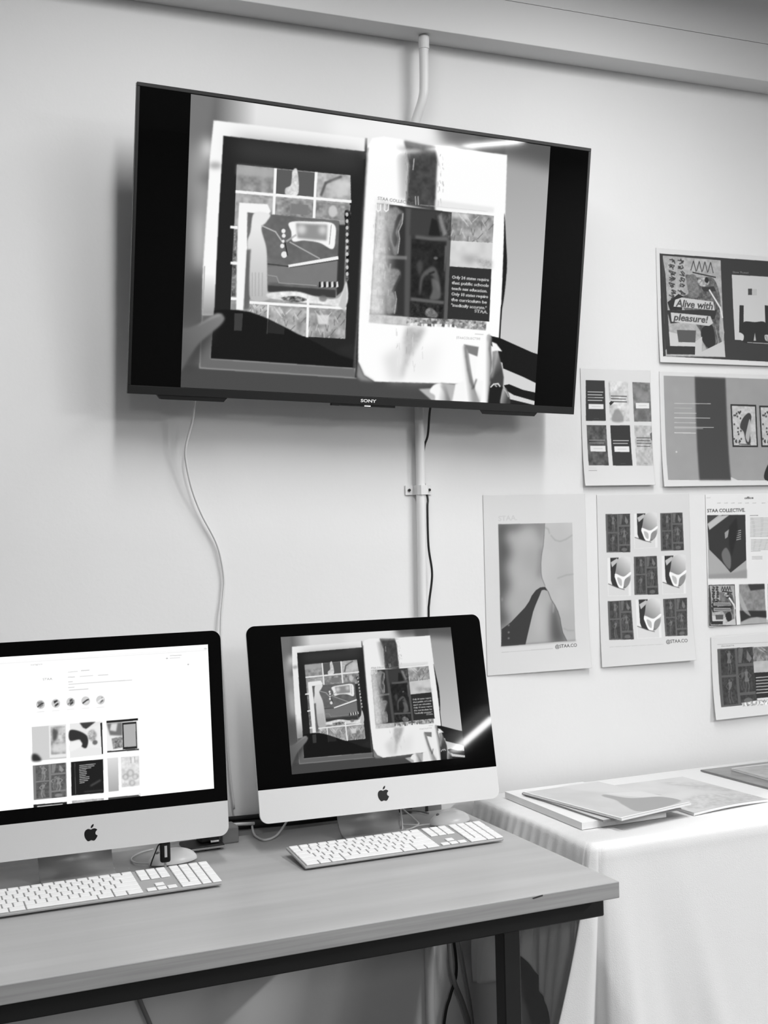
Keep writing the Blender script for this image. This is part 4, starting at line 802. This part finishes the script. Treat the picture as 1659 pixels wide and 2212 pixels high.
# ------------------------------------------------------------------ bits at the back of the table
tb = empty('thick_cable', (.45, -.028, ZT), 0, 'thick black cable lying along the back edge of the table against the wall', 'cable')
T('sheath', [(-.16, .0, .019), (-.05, .002, .016), (.05, .0, .012), (.16, .002, .010), (.30, .0, .010)], .0095, M['cable_b'], tb, 6, 12)
T('bright_sleeve', [(-.156, -.012, .026), (-.10, -.010, .024), (-.045, -.009, .020)], .0035, M['cable_w'], tb, 4, 10)
T('inner_cable', [(-.16, .012, .032), (0, .013, .027), (.14, .012, .022)], .006, M['dark'], tb, 4, 10)
tag(B('power_adapter', (.316, .352, -.098, -.048, ZT, ZT+.034), M['grey'], None, .003), 'grey box-shaped power adapter between the two desktop computers', 'adapter')
hub = empty('usb_hub', (.275, -.105, ZT), 0, 'small black hub with shiny metal plug behind the left desktop computer', 'hub')
B('body', (-.045, .035, -.030, .030, .004, .012), M['dark'], hub, .002); B('raised_block', (-.01, .030, -.010, .030, .012, .036), M['dark'], hub, .003)
B('metal_plug', (.008, .026, -.021, -.008, .014, .0185), M['metal'], hub, .0008); B('front_lip', (-.035, .035, -.034, -.030, .005, .009), M['grey'], hub, .001)
for x in (-.03, .0, .025):
    bm = bmesh.new(); cyl(bm, x, -.02, .002, .004, .004, seg=12); link('foot', bm, M['dark'], hub)
wire('cable_loop', [(.405, -.022, ZT+.02), (.398, -.045, ZT+.012), (.394, -.075, ZT+.004), (.400, -.115, ZT+.003), (.425, -.105, ZT+.003), (.450, -.075, ZT+.006), (.475, -.060, ZT+.03), (.485, -.06, ZT+.07)], .0024, M['cable_w'], 'looped white cable on the table between the two desktop computers')
wire('stand_cable', [(.694, -.155, ZT+.06), (.694, -.165, ZT+.030), (.684, -.19, ZT+.008), (.668, -.215, ZT+.003), (.690, -.235, ZT+.003)], .0018, M['cable_w'], 'thin white cable dropping beside the stand of the right desktop computer')
wire('crossed_cable', [(.735, -.01, ZT+.05), (.742, -.06, ZT+.02), (.748, -.11, ZT+.006), (.735, -.16, ZT+.004), (.70, -.13, ZT+.004), (.69, -.08, ZT+.012), (.70, -.03, ZT+.03)], .0018, M['cable_w'], 'thin white cable tangled behind the right keyboard next to the mouse')
wire('dark_cable', [(.670, -.12, ZT+.030), (.70, -.07, ZT+.012), (.73, -.03, ZT+.008), (.78, -.05, ZT+.006), (.80, -.08, ZT+.004)], .0022, M['cable_g'], 'dark grey cable behind the stand of the right desktop computer')
wire('curled_cable', [(.075, -.18, ZT+.003), (.066, -.15, ZT+.02), (.078, -.13, ZT+.045), (.10, -.12, ZT+.060), (.13, -.11, ZT+.065)], .0020, M['cable_w'], 'white cable curling up beside the stand of the left desktop computer')
sock = empty('wall_socket', (.822, 0, .735), 0, 'grey socket box on the wall behind the right desktop computer', 'socket')
B('housing', (-.042, .036, -.030, 0, -.03, .028), M['grey'], sock, .003); B('slot', (-.006, .0, -.0315, -.029, -.002, .016), M['slot'], sock)
usb = empty('usb_plug', (.165, -.225, ZT+.0), 0, 'black plug with white mark hanging in front of the left mouse', 'plug')
bm = bmesh.new(); box(bm, -.0100, .0100, -.006, .006, .0150, .056, .0045, 3); link('casing', bm, M['dark'], usb)
B('white_mark', (-.0025, .0025, -.0065, -.0055, .026, .048), M['white'], usb)
T('lead', [(0, .004, .053), (.003, .015, .075), (.01, .05, .085), (.03, .10, .08), (.06, .15, .05)], .0025, M['cable_b'], usb, 6, 8)
T('metal_tip', [(0, 0, .017), (0, .0, .008), (0, .001, .001)], .003, M['metal'], usb, 3, 8)
T('side_wire', [(-.004, 0, .052), (-.012, 0, .050), (-.018, -.002, .040), (-.026, -.002, .022), (-.029, 0, .012)], .0013, M['cable_b'], usb, 4, 6)

# ------------------------------------------------------------------ cables on the wall below the table
wire('floor_cable', [(.125, -.008, .60), (.140, -.008, .47), (.158, -.008, .41), (.180, -.008, .35), (.22, -.008, .22), (.25, -.012, .03)], .005, M['cable_g'], 'dark cable slanting down the wall under the left end of the table')
wire('slanting_cable', [(.868, -.036, .50), (.882, -.036, .37), (.865, -.036, .31), (.849, -.036, .26), (.827, -.036, .10)], .0035, M['cable_b'], 'black cable slanting left under the table beside the tablecloth')
wire('drooping_cable', [(.858, -.046, .46), (.866, -.046, .36), (.889, -.052, .29), (.905, -.058, .22), (.915, -.06, .12)], .0055, M['grey'], 'thick grey cable slanting right under the table beside the tablecloth')
wire('thin_cable', [(.876, -.066, .45), (.890, -.066, .36), (.902, -.068, .28), (.908, -.068, .20), (.912, -.068, .05)], .0025, M['grey'], 'thin grey cable hanging under the table just left of its front leg')

# ------------------------------------------------------------------ cloth-covered display table
CX, CF, CB, CZ = .940, -.528, -.045, .760
dt = empty('display_table', (1.7, -.28, 0), 0, 'table completely covered by the white cloth, holding the magazines', 'table')
B('tabletop', (-.745, .75, -.235, .23, .725, .7565), M['wood'], dt, .002)
for sx in (-.72, .69):
    for sy in (-.21, .18): B('leg', (sx, sx+.03, sy, sy+.03, 0, .725), M['steel'], dt)
# cloth: top sheet plus skirt following the left side, the corner and the front
bm = bmesh.new()
path = []                                                # (x, y, nx, ny, s)
NS = 90
for i in range(NS+1): y = CB+(CF+.02-CB)*i/NS; path.append((CX, y, -1, 0, i/NS, 0))
for a in range(1, 28): t = math.radians(90*a/28); path.append((CX+.02-.02*math.cos(t), CF+.02-.02*math.sin(t), -math.cos(t), -math.sin(t), 1, a/28))
NF = 170
for i in range(NF+1): x = CX+.02+(1.50)*i/NF; path.append((x, CF, 0, -1, 1+i/NF, 1))
r = random.Random(11)
def fold(pi, t):
    x, y, nx, ny, s, c = path[pi]; d = 0; low = t*t*.5+t*.5
    if c == 0:      # left side, soft wrinkles and slack folds
        q = s; d = .012+.012*math.sin(q*19)*low+.010*math.sin(q*47+2.6*t)*t*.6+.0035*math.sin(q*88+t*9)
        d = .004+d*min(1, t*6)+.10*low*max(0, (q-.90)/.10)**2
        return (-d, 0)
    if c < 1:       # the loose corner fold swings out to the left, then tucks back into a slit
        k = math.sin(min(1, c/.42)*math.pi/2) if c < .42 else max(0, 1-(c-.42)/.42)
        out = low*(.10+.16*k) if c < .42 else low*.26*k
        back = .075*low*math.exp(-((c-.86)/.09)**2)
        return (-(.004+out)*1.0 if c < .9 else -.004*(1-c)*10, -(.004*math.sin(c*1.57)+.012*low*k)+back)
    X = (s-1)*1.5
    d = .004+low*(.030*min(1, X/.02)+.022*math.exp(-((X-.03-.05*t)/.022)**2)-.018*math.exp(-((X-.10-.10*t)/.035)**2)+.016*math.exp(-((X-.17-.17*t)/.03)**2)+.011*math.sin(X*13+1.4*t+.8)+.006*math.sin(X*31-3*t))
    d += .003*math.exp(-(t/.03)**2)
    return (0, -d)
NT = 46; rows_ = []
HY = (-.56, -.475, -.44, -.41, -.373, -.319, -.273, -.20, -.157, -.118, -.05, 0); HZ = (.025, .04, .10, .30, .398, .423, .4675, .42, .37, .356, .335, .33)
drop = lambda pi: .735 if path[pi][5] > 0 else CZ-float(np.interp(path[pi][1], HY, HZ))
for j in range(NT+1):
    t = j/NT; rr = []
    for i, (x, y, nx, ny, s, c) in enumerate(path):
        d = fold(i, t)
        rnd = .008*(1-math.exp(-t*60)) ; z = CZ-.0005-t*drop(i) if j else CZ
        sag = 0
        rr.append(bm.verts.new((x+(d[0] if j else 0), y+(d[1] if j else 0), z)))
    rows_.append(rr)
for a, b_ in zip(rows_, rows_[1:]):
    for i in range(len(path)-1): bm.faces.new((a[i], a[i+1], b_[i+1], b_[i]))
# top sheet
back = [bm.verts.new((CX if k <= NS+6 else min(path[k][0], 2.5), CB, CZ)) for k in range(len(path))]
top = rows_[0]; bl = bm.verts.new((CX+.001, CB+.001, CZ))
n_ = len(path)
f = bm.faces.new([top[k] for k in range(n_)] + [bm.verts.new((path[-1][0], CB, CZ))])
for v in back: bm.verts.remove(v)
bm.verts.remove(bl)
cl = link('tablecloth', bm, M['cloth'], None, True); tag(cl, 'long white tablecloth hanging in folds over the display table', 'tablecloth')
md = cl.modifiers.new('thickness', 'SOLIDIFY'); md.thickness = .0012; md.offset = -1

# ------------------------------------------------------------------ printed matter on the cloth
def slab(name, quad, z0, z1, m, label, cat, parent=None, bev=.0006):
    bm = bmesh.new(); a = [bm.verts.new((x, y, z0)) for x, y in quad]; c = [bm.verts.new((x, y, z1)) for x, y in quad]; n = len(quad)
    bm.faces.new(a[::-1]); bm.faces.new(c)
    for i in range(n): bm.faces.new((a[i], a[(i+1) % n], c[(i+1) % n], c[i]))
    o = link(name, bm, m, parent)
    if label: tag(o, label, cat)
    return o
def magazine(name, quad, z0, z1, cvf, label, lift=None, cat='magazine', paper='paper', tone=.86):
    """quad = back-left, back-right, front-right, front-left"""
    r = empty(name, (sum(q[0] for q in quad)/4, sum(q[1] for q in quad)/4, z0), 0, label, cat); c0 = r.location
    ql = [(x-c0.x, y-c0.y) for x, y in quad]; hh = z1-z0
    N = 14; bm = bmesh.new(); lf = lift or (lambda u, v: 0)
    P = lambda u, v: ((ql[0][0]*(1-u)+ql[1][0]*u)*(1-v)+(ql[3][0]*(1-u)+ql[2][0]*u)*v, (ql[0][1]*(1-u)+ql[1][1]*u)*(1-v)+(ql[3][1]*(1-u)+ql[2][1]*u)*v)
    lo = [[bm.verts.new((*P(i/N, j/N), lf(i/N, j/N))) for i in range(N+1)] for j in range(N+1)]; hi = [[bm.verts.new((*P(i/N, j/N), hh-.0008+lf(i/N, j/N))) for i in range(N+1)] for j in range(N+1)]
    for j in range(N):
        for i in range(N): bm.faces.new((lo[j][i], lo[j][i+1], lo[j+1][i+1], lo[j+1][i])); bm.faces.new((hi[j][i], hi[j+1][i], hi[j+1][i+1], hi[j][i+1]))
    for k in range(N):
        for A_, B_ in (((0, k), (0, k+1)), ((N, k), (N, k+1)), ((k, 0), (k+1, 0)), ((k, N), (k+1, N))): bm.faces.new((lo[A_[0]][A_[1]], lo[B_[0]][B_[1]], hi[B_[0]][B_[1]], hi[A_[0]][A_[1]]))
    link('pages', bm, M[paper], r)
    cv = Cv(200, 260, tone); cv.frame(UN); cvf(cv)
    o = grid_mesh('cover', cv, 0, 1, 0, 1, lambda u, v: 0*u, M['cover'], r)
    n = len(o.data.vertices); co = np.empty(n*3, np.float32); o.data.vertices.foreach_get('co', co); co = co.reshape(-1, 3); u = co[:, 0].copy(); v = 1-co[:, 2]
    q = np.array(ql); xy = ((q[0]*(1-u)[:, None]+q[1]*u[:, None])*(1-v)[:, None]+(q[3]*(1-u)[:, None]+q[2]*u[:, None])*v[:, None])
    co[:, :2] = xy; co[:, 2] = hh-.0002+(np.vectorize(lf)(u, v) if lift else 0); o.data.vertices.foreach_set('co', co.ravel()); o.data.update()
    return r
tag(slab('book', ((.985, -.100), (1.195, -.100), (1.192, -.425), (.980, -.428)), .7612, .7760, M['paper'], None, None), 'thick pale book at the left, bottom of the magazine pile', 'book')
magazine('magazine', ((1.003, -.146), (1.205, -.146), (1.220, -.440), (1.020, -.446)), .7762, .7805, lambda c: c.rect(0, 0, 1, 1, .80), 'thin magazine sandwiched in the pile, second from top', None, 'magazine', 'grey', .8)
def cover_a(c):
    c.rect(0, 0, 1, 1, .74, 1, 0, (40, .015)); c.rect(.0, 0, 1, .02, .9); c.poly([(.5, 0), (1, 0), (1, .55), (.7, .4), (.5, .18)], .80, .8, 6)
    c.curve([(.52, .45), (.6, .42), (.68, .62), (.95, .72), (.95, .93), (.35, .96), (.40, .75), (.5, .6)], .56, 1, 1.5); c.poly([(.62, .38), (1, .5), (1, .72), (.8, .66), (.68, .5)], .82, .9, 2)
    c.line([(0, .985), (1, .985)], 4, .95); c.line([(.012, 0), (.012, 1)], 3.5, .93)
magazine('magazine', ((.997, -.160), (1.200, -.150), (1.240, -.448), (1.043, -.478)), .7807, .7860, cover_a, 'magazine with dark shape on pale cover, on top of the pile', lambda u, v: .004*u*v+.002*v)
def cover_b(c):
    c.rect(0, 0, 1, 1, .78, 1, 0, (50, .02)); c.poly([(.55, .05), (1, .3), (1, .75), (.7, .5)], .70, .7, 8, (12, .06)); c.curve([(.1, .75), (.6, .6), (1, .8), (1, .95), (.1, .95)], .72, .8, 5, (10, .07)); c.line([(.15, .4), (.2, .46)], 3, .5, .6, 1); c.line([(.6, .2), (.95, .5)], 6, .62, .5, 4)
magazine('magazine', ((1.245, -.135), (1.455, -.137), (1.470, -.420), (1.250, -.443)), .7612, .7672, cover_b, 'grey-covered magazine lying flat beside the pile, right of the thick book', lambda u, v: .0035*math.sin(u*math.pi)*v)
magazine('folder', ((1.548, -.086), (1.78, -.092), (1.79, -.40), (1.556, -.385)), .7612, .7650, lambda c: c.rect(0, 0, 1, 1, .50, 1, 0, (30, .05)), 'dark grey folder on the cloth at the right edge', None, 'folder', 'grey', .4)
magazine('magazine', ((1.607, -.130), (1.80, -.135), (1.80, -.34), (1.600, -.335)), .7652, .7705, lambda c: (c.rect(0, 0, 1, 1, .60, 1, 0, (30, .06)), c.line([(0, .01), (1, .01)], 5, .93)), 'small magazine lying on the dark grey folder at the right edge', None, 'magazine', 'paper', .8)

# ------------------------------------------------------------------ groups of things that repeat
GROUPS = {'desktop_computer': 'desktop computers on the work table', 'computer_keyboard': 'keyboards on the work table', 'computer_mouse': 'computer mice on the work table',
          'poster': 'prints hung on the wall', 'magazine': 'magazines on the white tablecloth'}
for o in COL.objects:
    g = GROUPS.get(o.name.split('.')[0])
    if g and o.parent is None: o['group'] = g
